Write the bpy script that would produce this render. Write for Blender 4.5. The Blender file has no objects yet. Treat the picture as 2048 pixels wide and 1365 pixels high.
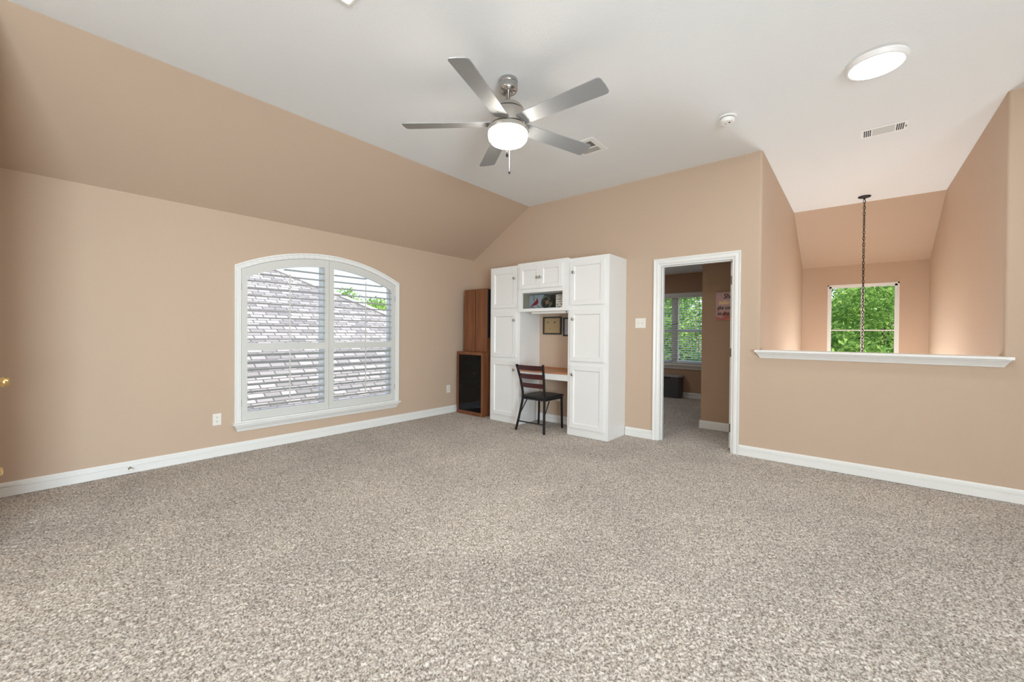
import bpy, bmesh, math, random
import numpy as np
from mathutils import Vector, Matrix

sc = bpy.context.scene
COL = sc.collection
PI = math.pi

# ------------------------------------------------------------------ camera
FPX, YAW, PIT, ROL, PPY = 819.80, 0.6971, -0.0096, 0.0077, 674.63
CAM = Vector((4.7752, -4.722, 1.23))
fw = Vector((-math.sin(YAW) * math.cos(PIT), math.cos(YAW) * math.cos(PIT), math.sin(PIT)))
rt = Vector((math.cos(YAW), math.sin(YAW), 0))
up = rt.cross(fw)
c_, s_ = math.cos(ROL), math.sin(ROL)
rt, up = c_ * rt + s_ * up, -s_ * rt + c_ * up
cd = bpy.data.cameras.new('camera')
cam = bpy.data.objects.new('camera', cd)
COL.objects.link(cam)
cd.sensor_fit = 'HORIZONTAL'
cd.sensor_width = 36.0
cd.lens = FPX / 2048 * 36.0
cd.shift_y = (PPY - 682.5) / 2048
cd.clip_start = 0.02
cd.clip_end = 400
m4 = Matrix((rt, up, -fw)).transposed().to_4x4()
m4.translation = CAM
cam.matrix_world = m4
sc.camera = cam

# ------------------------------------------------------------------ view, world, sun, daylight
sc.view_settings.view_transform = 'Standard'
sc.view_settings.look = 'None'
sc.view_settings.gamma = 1.0
sc.view_settings.use_curve_mapping = False
sc.view_settings.exposure = 0.60
sc.cycles.use_denoising = True
sc.cycles.max_bounces = 10
sc.cycles.diffuse_bounces = 7
sc.cycles.glossy_bounces = 4
sc.cycles.transmission_bounces = 6
sc.cycles.transparent_max_bounces = 12
sc.cycles.sample_clamp_indirect = 6.0

w = bpy.data.worlds.new('world')
sc.world = w
w.use_nodes = True
wn = w.node_tree.nodes
wl = w.node_tree.links
bg = wn['Background']
sky = wn.new('ShaderNodeTexSky')
sky.sky_type = 'NISHITA'
sky.sun_disc = False
sky.sun_elevation = math.radians(52)
sky.sun_rotation = math.radians(80)
sky.air_density = 1.0
sky.dust_density = 1.5
wl.new(sky.outputs[0], bg.inputs[0])
bg.inputs[1].default_value = 0.22

def lamp(name, kind, loc, energy, color=(1, 1, 1), **kw):
    d = bpy.data.lights.new(name, kind)
    d.energy = energy
    d.color = color
    for k, v in kw.items():
        setattr(d, k, v)
    o = bpy.data.objects.new(name, d)
    COL.objects.link(o)
    o.location = loc
    return o

def aim(o, d):
    o.rotation_euler = Vector(d).to_track_quat('-Z', 'Y').to_euler()

sun = lamp('sun', 'SUN', (20, -4, 25), 4.8, (1.0, 0.96, 0.9), angle=0.01)
aim(sun, (-1.0, 0.22, -1.35))

# added fill light for the room, placed at an added glass door behind the camera (X = 8)
EAST = (-6.3, 2.4)
o = lamp('added_room_fill', 'AREA', (7.96, EAST[0], 1.10), 245, (0.80, 0.925, 1.0), shape='RECTANGLE', size=EAST[1] - 0.1, size_y=1.95)
aim(o, (-1, 0, 0))
# added stairwell fill at an unseen entry window, hidden below the half wall
o = lamp('added_stairwell_fill', 'AREA', (4.84, 4.085, -0.85), 62, (0.84, 0.95, 1.0), shape='RECTANGLE', size=1.15, size_y=2.0)
aim(o, (0, -1, 0))

# ------------------------------------------------------------------ materials
MATS = {}
def mat(name, col, rough=0.5, metal=0.0, spec=0.5, bump=None, var=None, coat=0.0, emis=None):
    m = bpy.data.materials.new(name)
    m.use_nodes = True
    n, l = m.node_tree.nodes, m.node_tree.links
    b = n['Principled BSDF']
    b.inputs['Base Color'].default_value = (*col, 1)
    b.inputs['Roughness'].default_value = rough
    b.inputs['Metallic'].default_value = metal
    b.inputs['Specular IOR Level'].default_value = spec
    if coat:
        b.inputs['Coat Weight'].default_value = coat
    if emis:
        b.inputs['Emission Color'].default_value = (*emis[0], 1)
        b.inputs['Emission Strength'].default_value = emis[1]
    tc = n.new('ShaderNodeTexCoord')
    if bump:
        nz = n.new('ShaderNodeTexNoise')
        nz.inputs['Scale'].default_value = bump[0]
        nz.inputs['Detail'].default_value = 3
        l.new(tc.outputs['Object'], nz.inputs['Vector'])
        bp = n.new('ShaderNodeBump')
        bp.inputs['Strength'].default_value = bump[1]
        bp.inputs['Distance'].default_value = bump[2]
        l.new(nz.outputs['Fac'], bp.inputs['Height'])
        l.new(bp.outputs['Normal'], b.inputs['Normal'])
    if var:
        nz = n.new('ShaderNodeTexNoise')
        nz.inputs['Scale'].default_value = var[0]
        nz.inputs['Detail'].default_value = 2
        l.new(tc.outputs['Object'], nz.inputs['Vector'])
        mx = n.new('ShaderNodeMix')
        mx.data_type = 'RGBA'
        mx.inputs['A'].default_value = (*col, 1)
        mx.inputs['B'].default_value = (*var[1], 1)
        l.new(nz.outputs['Fac'], mx.inputs['Factor'])
        l.new(mx.outputs['Result'], b.inputs['Base Color'])
    MATS[name] = m
    return m

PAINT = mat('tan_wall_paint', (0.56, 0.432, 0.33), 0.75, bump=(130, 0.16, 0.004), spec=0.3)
BROWN = mat('dimmed_bedroom_paint', (0.46, 0.32, 0.22), 0.75, bump=(130, 0.16, 0.004), spec=0.3)  # wall paint darkened so the colour carries the bedroom's dimness
CEIL = mat('white_ceiling_paint', (0.84, 0.86, 0.875), 0.9, bump=(70, 0.22, 0.006), spec=0.2)
TRIM = mat('white_trim_paint', (0.82, 0.83, 0.82), 0.32)
CABW = mat('white_cabinet_paint', (0.84, 0.85, 0.85), 0.35)
NICHE = mat('shaded_niche_paint', (0.28, 0.27, 0.21), 0.7)  # shadow inside the niche is put into this dark colour
SHUT = mat('white_shutter_paint', (0.66, 0.67, 0.65), 0.35)
PLASTIC = mat('white_plastic', (0.82, 0.80, 0.75), 0.35)
WHITEP = mat('bright_white_enamel', (0.90, 0.90, 0.90), 0.35)
DARKSLOT = mat('dark_slot', (0.03, 0.03, 0.03), 0.7)
SLOTGREY = mat('grey_slot', (0.35, 0.35, 0.33), 0.6)
CHROME = mat('polished_chrome', (0.5, 0.49, 0.48), 0.12, 1.0, bump=(4, 0.02, 0.001))
NICKEL = mat('brushed_nickel', (0.56, 0.53, 0.49), 0.28, 1.0, bump=(300, 0.05, 0.001))
BLADE = mat('silver_grey_fan_blade', (0.31, 0.32, 0.33), 0.5, 0.15, bump=(40, 0.03, 0.001))
BRASS = mat('polished_brass', (0.85, 0.62, 0.28), 0.18, 1.0, bump=(5, 0.02, 0.001))
BLACKM = mat('black_metal', (0.018, 0.019, 0.022), 0.4, 0.3, bump=(60, 0.05, 0.001))
BRONZE = mat('dark_bronze', (0.012, 0.011, 0.010), 0.45, 0.2, bump=(40, 0.05, 0.001))
HINGE = mat('antique_bronze_hinge', (0.22, 0.20, 0.15), 0.4, 0.8)
VINYL = mat('black_vinyl', (0.016, 0.016, 0.018), 0.38, bump=(180, 0.12, 0.002))
GRILLE = mat('black_speaker_cloth', (0.008, 0.010, 0.018), 0.95, bump=(500, 0.3, 0.001))
BLKPLAS = mat('black_plastic', (0.012, 0.012, 0.013), 0.35)
BLKPLAS2 = mat('charcoal_plastic', (0.035, 0.035, 0.037), 0.4)
SILVERP = mat('silver_plastic', (0.6, 0.6, 0.6), 0.35)
TOYBOX = mat('slate_grey_plastic', (0.075, 0.072, 0.085), 0.4, bump=(30, 0.04, 0.002))
TOYLID = mat('light_grey_lid', (0.36, 0.35, 0.36), 0.45)
FRAMEB = mat('black_picture_frame', (0.012, 0.018, 0.02), 0.35)
VINYLW = mat('white_window_vinyl', (0.78, 0.80, 0.79), 0.4)
GLASSLAMP = mat('frosted_lamp_glass', (0.9, 0.86, 0.78), 0.4, emis=((1.0, 0.92, 0.81), 30.0))
LEDDIFF = mat('led_diffuser', (0.95, 0.95, 0.95), 0.5, emis=((0.98, 0.99, 1.0), 35.0))
PANELDIFF = mat('panel_diffuser', (0.95, 0.95, 0.95), 0.5, emis=((1.0, 0.985, 0.96), 18.0))
BULB = mat('warm_bulb', (0.95, 0.9, 0.8), 0.4, emis=((1.0, 0.97, 0.95), 220.0))
SOIL = mat('lawn', (0.06, 0.10, 0.03), 0.9, var=(2.0, (0.10, 0.13, 0.05)))
BARK = mat('tree_bark', (0.09, 0.065, 0.045), 0.9, bump=(14, 0.6, 0.03))
SIDING = mat('pale_siding', (0.55, 0.52, 0.47), 0.8, bump=(3, 0.1, 0.01))

def wood(name, a, b, scale, axis, rough=0.35):
    m = bpy.data.materials.new(name)
    m.use_nodes = True
    n, l = m.node_tree.nodes, m.node_tree.links
    p = n['Principled BSDF']
    p.inputs['Roughness'].default_value = rough
    tc = n.new('ShaderNodeTexCoord')
    mp = n.new('ShaderNodeMapping')
    s = [scale * 14] * 3
    s[axis] = scale
    mp.inputs['Scale'].default_value = s
    nz = n.new('ShaderNodeTexNoise')
    nz.inputs['Scale'].default_value = 1.6
    nz.inputs['Detail'].default_value = 5
    nz.inputs['Distortion'].default_value = 0.5
    rp = n.new('ShaderNodeValToRGB')
    rp.color_ramp.elements[0].position = 0.3
    rp.color_ramp.elements[0].color = (*a, 1)
    rp.color_ramp.elements[1].position = 0.7
    rp.color_ramp.elements[1].color = (*b, 1)
    l.new(tc.outputs['Object'], mp.inputs['Vector'])
    l.new(mp.outputs[0], nz.inputs['Vector'])
    l.new(nz.outputs['Fac'], rp.inputs['Fac'])
    l.new(rp.outputs['Color'], p.inputs['Base Color'])
    return m
CHERRY = wood('cherry_veneer', (0.15, 0.052, 0.021), (0.25, 0.098, 0.042), 1.0, 2, 0.4)
DESKW = wood('honey_wood_top', (0.36, 0.15, 0.065), (0.50, 0.23, 0.11), 1.0, 0, 0.3)
MAHOG = wood('mahogany_slat', (0.040, 0.007, 0.008), (0.060, 0.010, 0.011), 0.5, 0, 0.3)

def carpet():
    m = bpy.data.materials.new('beige_carpet_pile')
    m.use_nodes = True
    n, l = m.node_tree.nodes, m.node_tree.links
    p = n['Principled BSDF']
    p.inputs['Roughness'].default_value = 0.95
    p.inputs['Specular IOR Level'].default_value = 0.1
    p.inputs['Sheen Weight'].default_value = 0.15
    tc = n.new('ShaderNodeTexCoord')
    # yarn mottle; its dark end also paints the shade between tufts
    v = n.new('ShaderNodeTexNoise')
    v.inputs['Scale'].default_value = 110
    v.inputs['Detail'].default_value = 2
    l.new(tc.outputs['Object'], v.inputs['Vector'])
    rp = n.new('ShaderNodeValToRGB')
    rp.color_ramp.elements[0].position = 0.34
    rp.color_ramp.elements[0].color = (0.235, 0.20, 0.168, 1)
    rp.color_ramp.elements[1].position = 0.62
    rp.color_ramp.elements[1].color = (0.75, 0.685, 0.62, 1)
    l.new(v.outputs['Fac'], rp.inputs['Fac'])
    # broad brushed patches left by walking and vacuuming
    q = n.new('ShaderNodeTexNoise')
    q.inputs['Scale'].default_value = 1.3
    q.inputs['Detail'].default_value = 3
    q.inputs['Distortion'].default_value = 0.6
    l.new(tc.outputs['Object'], q.inputs['Vector'])
    r2 = n.new('ShaderNodeMapRange')
    r2.inputs['From Min'].default_value = 0.35
    r2.inputs['From Max'].default_value = 0.65
    r2.inputs['To Min'].default_value = 0.90
    r2.inputs['To Max'].default_value = 1.06
    l.new(q.outputs['Fac'], r2.inputs['Value'])
    mx = n.new('ShaderNodeMix')
    mx.data_type = 'RGBA'
    mx.blend_type = 'MULTIPLY'
    mx.inputs['Factor'].default_value = 1.0
    l.new(rp.outputs['Color'], mx.inputs['A'])
    l.new(r2.outputs['Result'], mx.inputs['B'])
    l.new(mx.outputs['Result'], p.inputs['Base Color'])
    nz = n.new('ShaderNodeTexNoise')
    nz.inputs['Scale'].default_value = 260
    nz.inputs['Detail'].default_value = 2
    l.new(tc.outputs['Object'], nz.inputs['Vector'])
    bp = n.new('ShaderNodeBump')
    bp.inputs['Strength'].default_value = 0.6
    bp.inputs['Distance'].default_value = 0.004
    l.new(nz.outputs['Fac'], bp.inputs['Height'])
    l.new(bp.outputs['Normal'], p.inputs['Normal'])
    return m
CARPET = carpet()

def glass():
    m = bpy.data.materials.new('window_glass')
    m.use_nodes = True
    n, l = m.node_tree.nodes, m.node_tree.links
    n.remove(n['Principled BSDF'])
    t = n.new('ShaderNodeBsdfTransparent')
    g = n.new('ShaderNodeBsdfGlossy')
    g.inputs['Roughness'].default_value = 0.02
    fr = n.new('ShaderNodeFresnel')
    fr.inputs['IOR'].default_value = 1.45
    mx = n.new('ShaderNodeMixShader')
    ml = n.new('ShaderNodeMath')
    ml.operation = 'MULTIPLY'
    ml.inputs[1].default_value = 0.2
    l.new(fr.outputs[0], ml.inputs[0])
    l.new(ml.outputs[0], mx.inputs[0])
    l.new(t.outputs[0], mx.inputs[1])
    l.new(g.outputs[0], mx.inputs[2])
    l.new(mx.outputs[0], n['Material Output'].inputs[0])
    return m
GLASS = glass()

def smoked():
    m = glass()
    m.name = 'smoked_glass'
    for nd in m.node_tree.nodes:
        if nd.type == 'BSDF_TRANSPARENT':
            nd.inputs[0].default_value = (0.42, 0.44, 0.47, 1)
    return m
SMOKED = smoked()

def leafmat(name, a, b):
    m = bpy.data.materials.new(name)
    m.use_nodes = True
    n, l = m.node_tree.nodes, m.node_tree.links
    n.remove(n['Principled BSDF'])
    ge = n.new('ShaderNodeNewGeometry')
    rp = n.new('ShaderNodeValToRGB')
    rp.color_ramp.elements[0].color = (*a, 1)
    rp.color_ramp.elements[1].color = (*b, 1)
    l.new(ge.outputs['Random Per Island'], rp.inputs['Fac'])
    d = n.new('ShaderNodeBsdfDiffuse')
    t = n.new('ShaderNodeBsdfTranslucent')
    mx = n.new('ShaderNodeMixShader')
    mx.inputs[0].default_value = 0.45
    l.new(rp.outputs['Color'], d.inputs['Color'])
    l.new(rp.outputs['Color'], t.inputs['Color'])
    l.new(d.outputs[0], mx.inputs[1])
    l.new(t.outputs[0], mx.inputs[2])
    l.new(mx.outputs[0], n['Material Output'].inputs[0])
    return m
LEAF = leafmat('spring_green_leaves', (0.15, 0.31, 0.07), (0.44, 0.62, 0.17))
LEAFD = leafmat('deep_green_leaves', (0.05, 0.15, 0.03), (0.17, 0.34, 0.06))

def shingles():
    m = bpy.data.materials.new('grey_asphalt_shingles')
    m.use_nodes = True
    n, l = m.node_tree.nodes, m.node_tree.links
    p = n['Principled BSDF']
    p.inputs['Roughness'].default_value = 0.9
    tc = n.new('ShaderNodeTexCoord')
    mp = n.new('ShaderNodeMapping')
    l.new(tc.outputs['UV'], mp.inputs['Vector'])
    br = n.new('ShaderNodeTexBrick')
    br.inputs['Color1'].default_value = (0.175, 0.17, 0.165, 1)
    br.inputs['Color2'].default_value = (0.37, 0.352, 0.335, 1)
    br.inputs['Mortar'].default_value = (0.10, 0.095, 0.10, 1)
    br.inputs['Scale'].default_value = 1.0
    br.inputs['Brick Width'].default_value = 0.27
    br.inputs['Row Height'].default_value = 0.13
    br.inputs['Mortar Size'].default_value = 0.012
    br.inputs['Bias'].default_value = 0.0
    br.offset = 0.37
    l.new(mp.outputs[0], br.inputs['Vector'])
    l.new(br.outputs['Color'], p.inputs['Base Color'])
    bp = n.new('ShaderNodeBump')
    bp.inputs['Strength'].default_value = 0.8
    bp.inputs['Distance'].default_value = 0.02
    l.new(br.outputs['Fac'], bp.inputs['Height'])
    bp.invert = True
    l.new(bp.outputs['Normal'], p.inputs['Normal'])
    return m
SHINGLE = shingles()

# ------------------------------------------------------------------ mesh helpers
ROOT = {}
class MB:
    def __init__(s):
        s.v, s.f, s.sm = [], [], []
    def quad(s, pts, smooth=False):
        k = len(s.v)
        s.v += [tuple(p) for p in pts]
        s.f.append(tuple(range(k, k + len(pts))))
        s.sm.append(smooth)
        return s
    def box(s, a, b, M=None):
        x0, x1 = sorted((a[0], b[0])); y0, y1 = sorted((a[1], b[1])); z0, z1 = sorted((a[2], b[2]))
        P = [(x0, y0, z0), (x1, y0, z0), (x1, y1, z0), (x0, y1, z0), (x0, y0, z1), (x1, y0, z1), (x1, y1, z1), (x0, y1, z1)]
        if M is not None:
            P = [tuple(M @ Vector(p)) for p in P]
        k = len(s.v)
        s.v += P
        for f in ((3, 2, 1, 0), (4, 5, 6, 7), (0, 1, 5, 4), (1, 2, 6, 5), (2, 3, 7, 6), (3, 0, 4, 7)):
            s.f.append(tuple(k + i for i in f)); s.sm.append(False)
        return s
    def prism(s, poly, lift, smooth=False):
        # poly: list of 3-D points (planar), lift: vector
        L = Vector(lift)
        n = len(poly)
        k = len(s.v)
        s.v += [tuple(p) for p in poly] + [tuple(Vector(p) + L) for p in poly]
        s.f.append(tuple(range(k + n - 1, k - 1, -1))); s.sm.append(False)
        s.f.append(tuple(range(k + n, k + 2 * n))); s.sm.append(False)
        for i in range(n):
            j = (i + 1) % n
            s.f.append((k + i, k + j, k + n + j, k + n + i)); s.sm.append(smooth)
        return s
    def lathe(s, prof, c=(0, 0, 0), seg=32, M=None, smooth=True):
        k = len(s.v)
        rings = []
        for r, z in prof:
            if r < 1e-6:
                p = Vector((0, 0, z))
                p = (M @ p) if M is not None else p
                s.v.append(tuple(Vector(c) + p)); rings.append([len(s.v) - 1])
            else:
                R = []
                for i in range(seg):
                    a = 2 * PI * i / seg
                    p = Vector((r * math.cos(a), r * math.sin(a), z))
                    p = (M @ p) if M is not None else p
                    s.v.append(tuple(Vector(c) + p)); R.append(len(s.v) - 1)
                rings.append(R)
        for A, B in zip(rings, rings[1:]):
            for i in range(seg):
                j = (i + 1) % seg
                a = A if len(A) > 1 else A * seg
                b = B if len(B) > 1 else B * seg
                f = []
                for q in (a[i], a[j], b[j], b[i]):
                    if q not in f:
                        f.append(q)
                if len(f) > 2:
                    s.f.append(tuple(f)); s.sm.append(smooth)
        return s
    def tube(s, pts, r, seg=10, caps=True, flat=None):
        pts = [Vector(p) for p in pts]
        n = len(pts)
        k0 = len(s.v)
        prev = None
        for i, p in enumerate(pts):
            t = (pts[min(i + 1, n - 1)] - pts[max(i - 1, 0)]).normalized()
            if prev is None:
                ref = Vector((0, 0, 1)) if abs(t.z) < 0.9 else Vector((0, 1, 0))
                a = t.cross(ref).normalized()
            else:
                a = (prev - t * prev.dot(t)).normalized()
            prev = a
            b = t.cross(a)
            rr = r[i] if isinstance(r, (list, tuple)) else r
            for j in range(seg):
                th = 2 * PI * j / seg + (PI / 4 if seg == 4 else 0)
                ra, rb = (rr, rr) if flat is None else (rr * flat[0], rr * flat[1])
                s.v.append(tuple(p + a * ra * math.cos(th) + b * rb * math.sin(th)))
        for i in range(n - 1):
            for j in range(seg):
                q = (j + 1) % seg
                A = k0 + i * seg
                s.f.append((A + j, A + q, A + seg + q, A + seg + j)); s.sm.append(seg > 6)
        if caps:
            s.f.append(tuple(k0 + j for j in range(seg - 1, -1, -1))); s.sm.append(False)
            s.f.append(tuple(k0 + (n - 1) * seg + j for j in range(seg))); s.sm.append(False)
        return s
    def sweep(s, prof, A, B, nrm, cut0=0.0, cut1=0.0):
        # prof: (d, z) closed outline; extruded from A to B; d runs along nrm. cut: mitre, metres of shortening per metre of depth lost
        A, B, nrm = Vector(A), Vector(B), Vector(nrm).normalized()
        t = (B - A).normalized()
        dm = max(d for d, z in prof)
        k = len(s.v); n = len(prof)
        for P, sg, cut in ((A, 1, cut0), (B, -1, cut1)):
            for d, z in prof:
                s.v.append(tuple(P + nrm * d + Vector((0, 0, z)) + t * sg * cut * (dm - d)))
        s.f.append(tuple(range(k + n - 1, k - 1, -1))); s.sm.append(False)
        s.f.append(tuple(range(k + n, k + 2 * n))); s.sm.append(False)
        for i in range(n):
            j = (i + 1) % n
            s.f.append((k + i, k + j, k + n + j, k + n + i)); s.sm.append(False)
        return s
    def build(s, name, m, parent=None, world=True, bevel=0.0, seg=2):
        me = bpy.data.meshes.new(name)
        V = s.v
        if parent is not None and world:
            off = ROOT[parent.name]
            V = [(a - off[0], b - off[1], c - off[2]) for a, b, c in V]
        me.from_pydata(V, [], s.f)
        me.polygons.foreach_set('use_smooth', s.sm)
        bm = bmesh.new(); bm.from_mesh(me)
        bmesh.ops.recalc_face_normals(bm, faces=bm.faces)
        for e in bm.edges:
            if len(e.link_faces) == 2 and e.calc_face_angle(0) > 0.7:
                e.smooth = False
        bm.to_mesh(me); bm.free()
        me.materials.append(m)
        o = bpy.data.objects.new(name, me)
        COL.objects.link(o)
        if parent is not None:
            o.parent = parent
            ROOT[o.name] = ROOT[parent.name]
        else:
            ROOT[o.name] = Vector((0, 0, 0))
        if bevel:
            bv = o.modifiers.new('bevel', 'BEVEL')
            bv.width = bevel; bv.segments = seg; bv.limit_method = 'ANGLE'; bv.angle_limit = math.radians(40)
        return o

def tag(o, label=None, cat=None, group=None, kind=None):
    if label: o['label'] = label
    if cat: o['category'] = cat
    if group: o['group'] = group
    if kind: o['kind'] = kind
    return o

def thing(name, label, cat, loc=(0, 0, 0), group=None, kind=None, rotz=0):
    o = bpy.data.objects.new(name, None)
    o.empty_display_size = 0.1
    COL.objects.link(o)
    o.location = loc
    o.rotation_euler = (0, 0, rotz)
    ROOT[o.name] = Vector(loc)
    return tag(o, label, cat, group, kind)

def struct(name, mb, m, label, cat, bevel=0.0):
    return tag(mb.build(name, m, bevel=bevel), label, cat, kind='structure')

def dup(root, loc, label):
    r = root.copy(); COL.objects.link(r); r.location = loc; r['label'] = label
    ROOT[r.name] = Vector(loc)
    for ch in list(root.children):
        c = ch.copy(); COL.objects.link(c); c.parent = r
        for g in list(ch.children):
            d = g.copy(); COL.objects.link(d); d.parent = c
    return r

def text(body, size, M, m, parent, name='lettering', depth=0.0004, shear=0.0, align='LEFT', bold=0.0, width=1.0):
    cu = bpy.data.curves.new(name, 'FONT')
    cu.body = body; cu.size = size; cu.extrude = depth; cu.shear = shear; cu.align_x = align; cu.offset = bold
    tmp = bpy.data.objects.new(name, cu)
    COL.objects.link(tmp)
    dg = bpy.context.evaluated_depsgraph_get()
    me = bpy.data.meshes.new_from_object(tmp.evaluated_get(dg))
    bpy.data.objects.remove(tmp)
    me.transform(Matrix.Diagonal((width, 1, 1, 1)))
    off = ROOT[parent.name]
    me.transform(Matrix.Translation(-off) @ M)
    me.materials.clear(); me.materials.append(m)
    o = bpy.data.objects.new(name, me)
    COL.objects.link(o); o.parent = parent; ROOT[o.name] = off
    return o

ZC, ZK, XK = 3.066, 2.405, 1.128          # flat ceiling, knee of the slope, where slope meets ceiling
HALFX0, HALFX1, ZH = 4.05, 5.63, 1.06      # opening over the half wall
YV, YVS = 4.12, 2.70                       # far stairwell wall, start of its slope

# ------------------------------------------------------------------ floor (carpet pile as a real height field)
def pile(name, x0, x1, y0, y1, step, seed, label):
    rng = np.random.default_rng(seed)
    nx = int(round((x1 - x0) / step)) + 1
    ny = int(round((y1 - y0) / step)) + 1
    xs = np.linspace(x0, x1, nx); ys = np.linspace(y0, y1, ny)
    X, Y = np.meshgrid(xs, ys, indexing='ij')
    def vnoise(cell, sd):
        r = np.random.default_rng(sd)
        gx = int((x1 - x0) / cell) + 3; gy = int((y1 - y0) / cell) + 3
        g = r.random((gx, gy))
        u = (X - x0) / cell; v = (Y - y0) / cell
        i = u.astype(int); j = v.astype(int)
        a = u - i; b = v - j
        a = a * a * (3 - 2 * a); b = b * b * (3 - 2 * b)
        return (g[i, j] * (1 - a) * (1 - b) + g[i + 1, j] * a * (1 - b) + g[i, j + 1] * (1 - a) * b + g[i + 1, j + 1] * a * b) - 0.5
    h = 0.010 * (rng.random(X.shape) - 0.5) + 0.005 * vnoise(0.018, seed + 2) + 0.0015 * vnoise(0.13, seed + 3)
    # thin trodden furrows
    f = vnoise(0.30, seed + 4) + 0.35 * vnoise(0.09, seed + 5)
    h -= 0.004 * np.exp(-(f / 0.014) ** 2) * (vnoise(0.4, seed + 6) > 0.12)
    h -= 0.004
    edge = np.minimum(np.minimum(X - x0, x1 - X), np.minimum(Y - y0, y1 - Y))
    h = np.where(edge < step * 0.5, -0.002, h)
    co = np.stack([X, Y, h], -1).reshape(-1, 3).astype(np.float32)
    idx = np.arange(nx * ny).reshape(nx, ny)
    q = np.stack([idx[:-1, :-1], idx[1:, :-1], idx[1:, 1:], idx[:-1, 1:]], -1).reshape(-1, 4)
    me = bpy.data.meshes.new(name)
    me.vertices.add(len(co)); me.vertices.foreach_set('co', co.ravel())
    me.loops.add(q.size); me.loops.foreach_set('vertex_index', q.ravel().astype(np.int32))
    me.polygons.add(len(q))
    me.polygons.foreach_set('loop_start', np.arange(0, q.size, 4, dtype=np.int32))
    me.polygons.foreach_set('loop_total', np.full(len(q), 4, dtype=np.int32))
    me.polygons.foreach_set('use_smooth', np.ones(len(q), dtype=bool))
    me.update(calc_edges=True)
    me.materials.append(CARPET)
    o = bpy.data.objects.new(name, me)
    COL.objects.link(o)
    ROOT[o.name] = Vector((0, 0, 0))
    return tag(o, label, 'floor', kind='structure')
pile('floor', 0.0, 6.4, -4.84, 0.0, 0.007, 11, 'beige textured carpet floor of the large room')
pile('floor_bedroom', 0.0, 3.95, 0.0, 3.62, 0.012, 23, 'beige carpet floor in the room beyond the doorway')
mb = MB()
mb.box((-0.15, -8.15, -0.30), (8.15, 0.12, -0.03)); mb.box((-0.15, 0.12, -0.30), (3.93, 3.7, -0.03))
mb.box((6.4, -4.84, -0.03), (8.0, 0.0, -0.004)); mb.box((0, -8, -0.03), (8, -4.84, -0.004))
struct('floor_base', mb, CARPET, 'plain carpeted floor slab continuing behind the camera', 'floor')
struct('floor_stairwell', MB().box((3.9, 0, -2.85), (5.8, 4.3, -2.7)), CARPET, 'lower floor at the foot of the stairwell', 'floor')

# ------------------------------------------------------------------ ceilings
mb = MB()
mb.box((XK, -8.15, ZC), (8.15, 0.12, ZC + 0.12))
mb.box((3.8, 0.12, ZC), (5.9, YVS, ZC + 0.12))
struct('ceiling', mb, CEIL, 'flat white textured ceiling with the fan on it', 'ceiling')
sl = ZC - ZK
mb = MB().prism([(0, -8.15, ZK), (XK, -8.15, ZC), (XK, -8.15, ZC + 0.12), (-0.15, -8.15, ZK + 0.12), (-0.15, -8.15, ZK)], (0, 8.27, 0))
struct('ceiling_slope', mb, PAINT, 'tan painted ceiling slope above the arched window', 'ceiling')
mb = MB().prism([(3.9, YVS, ZC), (3.9, YV, ZK), (3.9, YV + 0.15, ZK), (3.9, YV + 0.15, ZC + 0.12), (3.9, YVS, ZC + 0.12)], (1.9, 0, 0))
struct('ceiling_stairwell', mb, PAINT, 'tan ceiling slope above the stairwell window', 'ceiling')
struct('ceiling_bedroom', MB().box((-0.15, 0.12, 2.42), (3.93, 3.75, 2.52)), CEIL, 'ceiling of the room beyond the doorway', 'ceiling')

# ------------------------------------------------------------------ left wall with the arched window
AY, AZ, AR, AHW = -2.401, 0.042, 2.086, 0.962     # arch centre, radius, half width of the casing
def arch_z(R, y):
    return AZ + math.sqrt(max(R * R - (y - AY) ** 2, 0))
T = 0.15
hw, R0, zb = 0.922, 2.046, 0.33
mb = MB()
mb.box((-T, -8.15, -0.3), (0, AY - hw, ZK + 0.1)); mb.box((-T, AY + hw, -0.3), (0, 3.75, ZK + 0.1))
mb.box((-T, AY - hw, -0.3), (0, AY + hw, zb))
NS = 28
for i in range(NS):
    ya, yb = AY - hw + 2 * hw * i / NS, AY - hw + 2 * hw * (i + 1) / NS
    mb.prism([(0, ya, arch_z(R0, ya)), (0, yb, arch_z(R0, yb)), (0, yb, ZK + 0.1), (0, ya, ZK + 0.1)], (-T, 0, 0))
struct('wall_left', mb, PAINT, 'tan wall holding the large arched window', 'wall')

def arch_band(mb, d0, d1, x0, x1, zbot):
    def outline(d):
        h = AHW - d; R = AR - d
        P = [(AY - h, zbot)]
        for i in range(33):
            y = AY - h + 2 * h * i / 32
            P.append((y, arch_z(R, y)))
        P.append((AY + h, zbot))
        return P
    A, B = outline(d0), outline(d1)
    for i in range(len(A) - 1):
        mb.prism([(x0, *A[i]), (x0, *A[i + 1]), (x0, *B[i + 1]), (x0, *B[i])], (x1 - x0, 0, 0))
    return mb
win = thing('window_1', 'arched window with white casing and sill in the left wall', 'window', (0, AY, 0.3), kind='structure')
mb = MB()
arch_band(mb, 0.0, 0.018, 0.0, 0.030, 0.30)
arch_band(mb, 0.018, 0.042, 0.0, 0.022, 0.30)
arch_band(mb, 0.042, 0.058, -0.06, 0.026, 0.30)
mb.box((-0.06, AY - AHW + 0.058, 0.30), (0.024, AY + AHW - 0.058, 0.315))
mb.build('casing', TRIM, win, bevel=0.002, seg=1)
mb = MB()
SILLP = [(0, 0.280), (0.052, 0.280), (0.058, 0.284), (0.058, 0.296), (0.052, 0.300), (0, 0.300)]
mb.sweep(SILLP, (0, AY - 0.978, 0), (0, AY + 0.978, 0), (1, 0, 0))
mb.build('sill', TRIM, win)
mb = MB()
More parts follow.
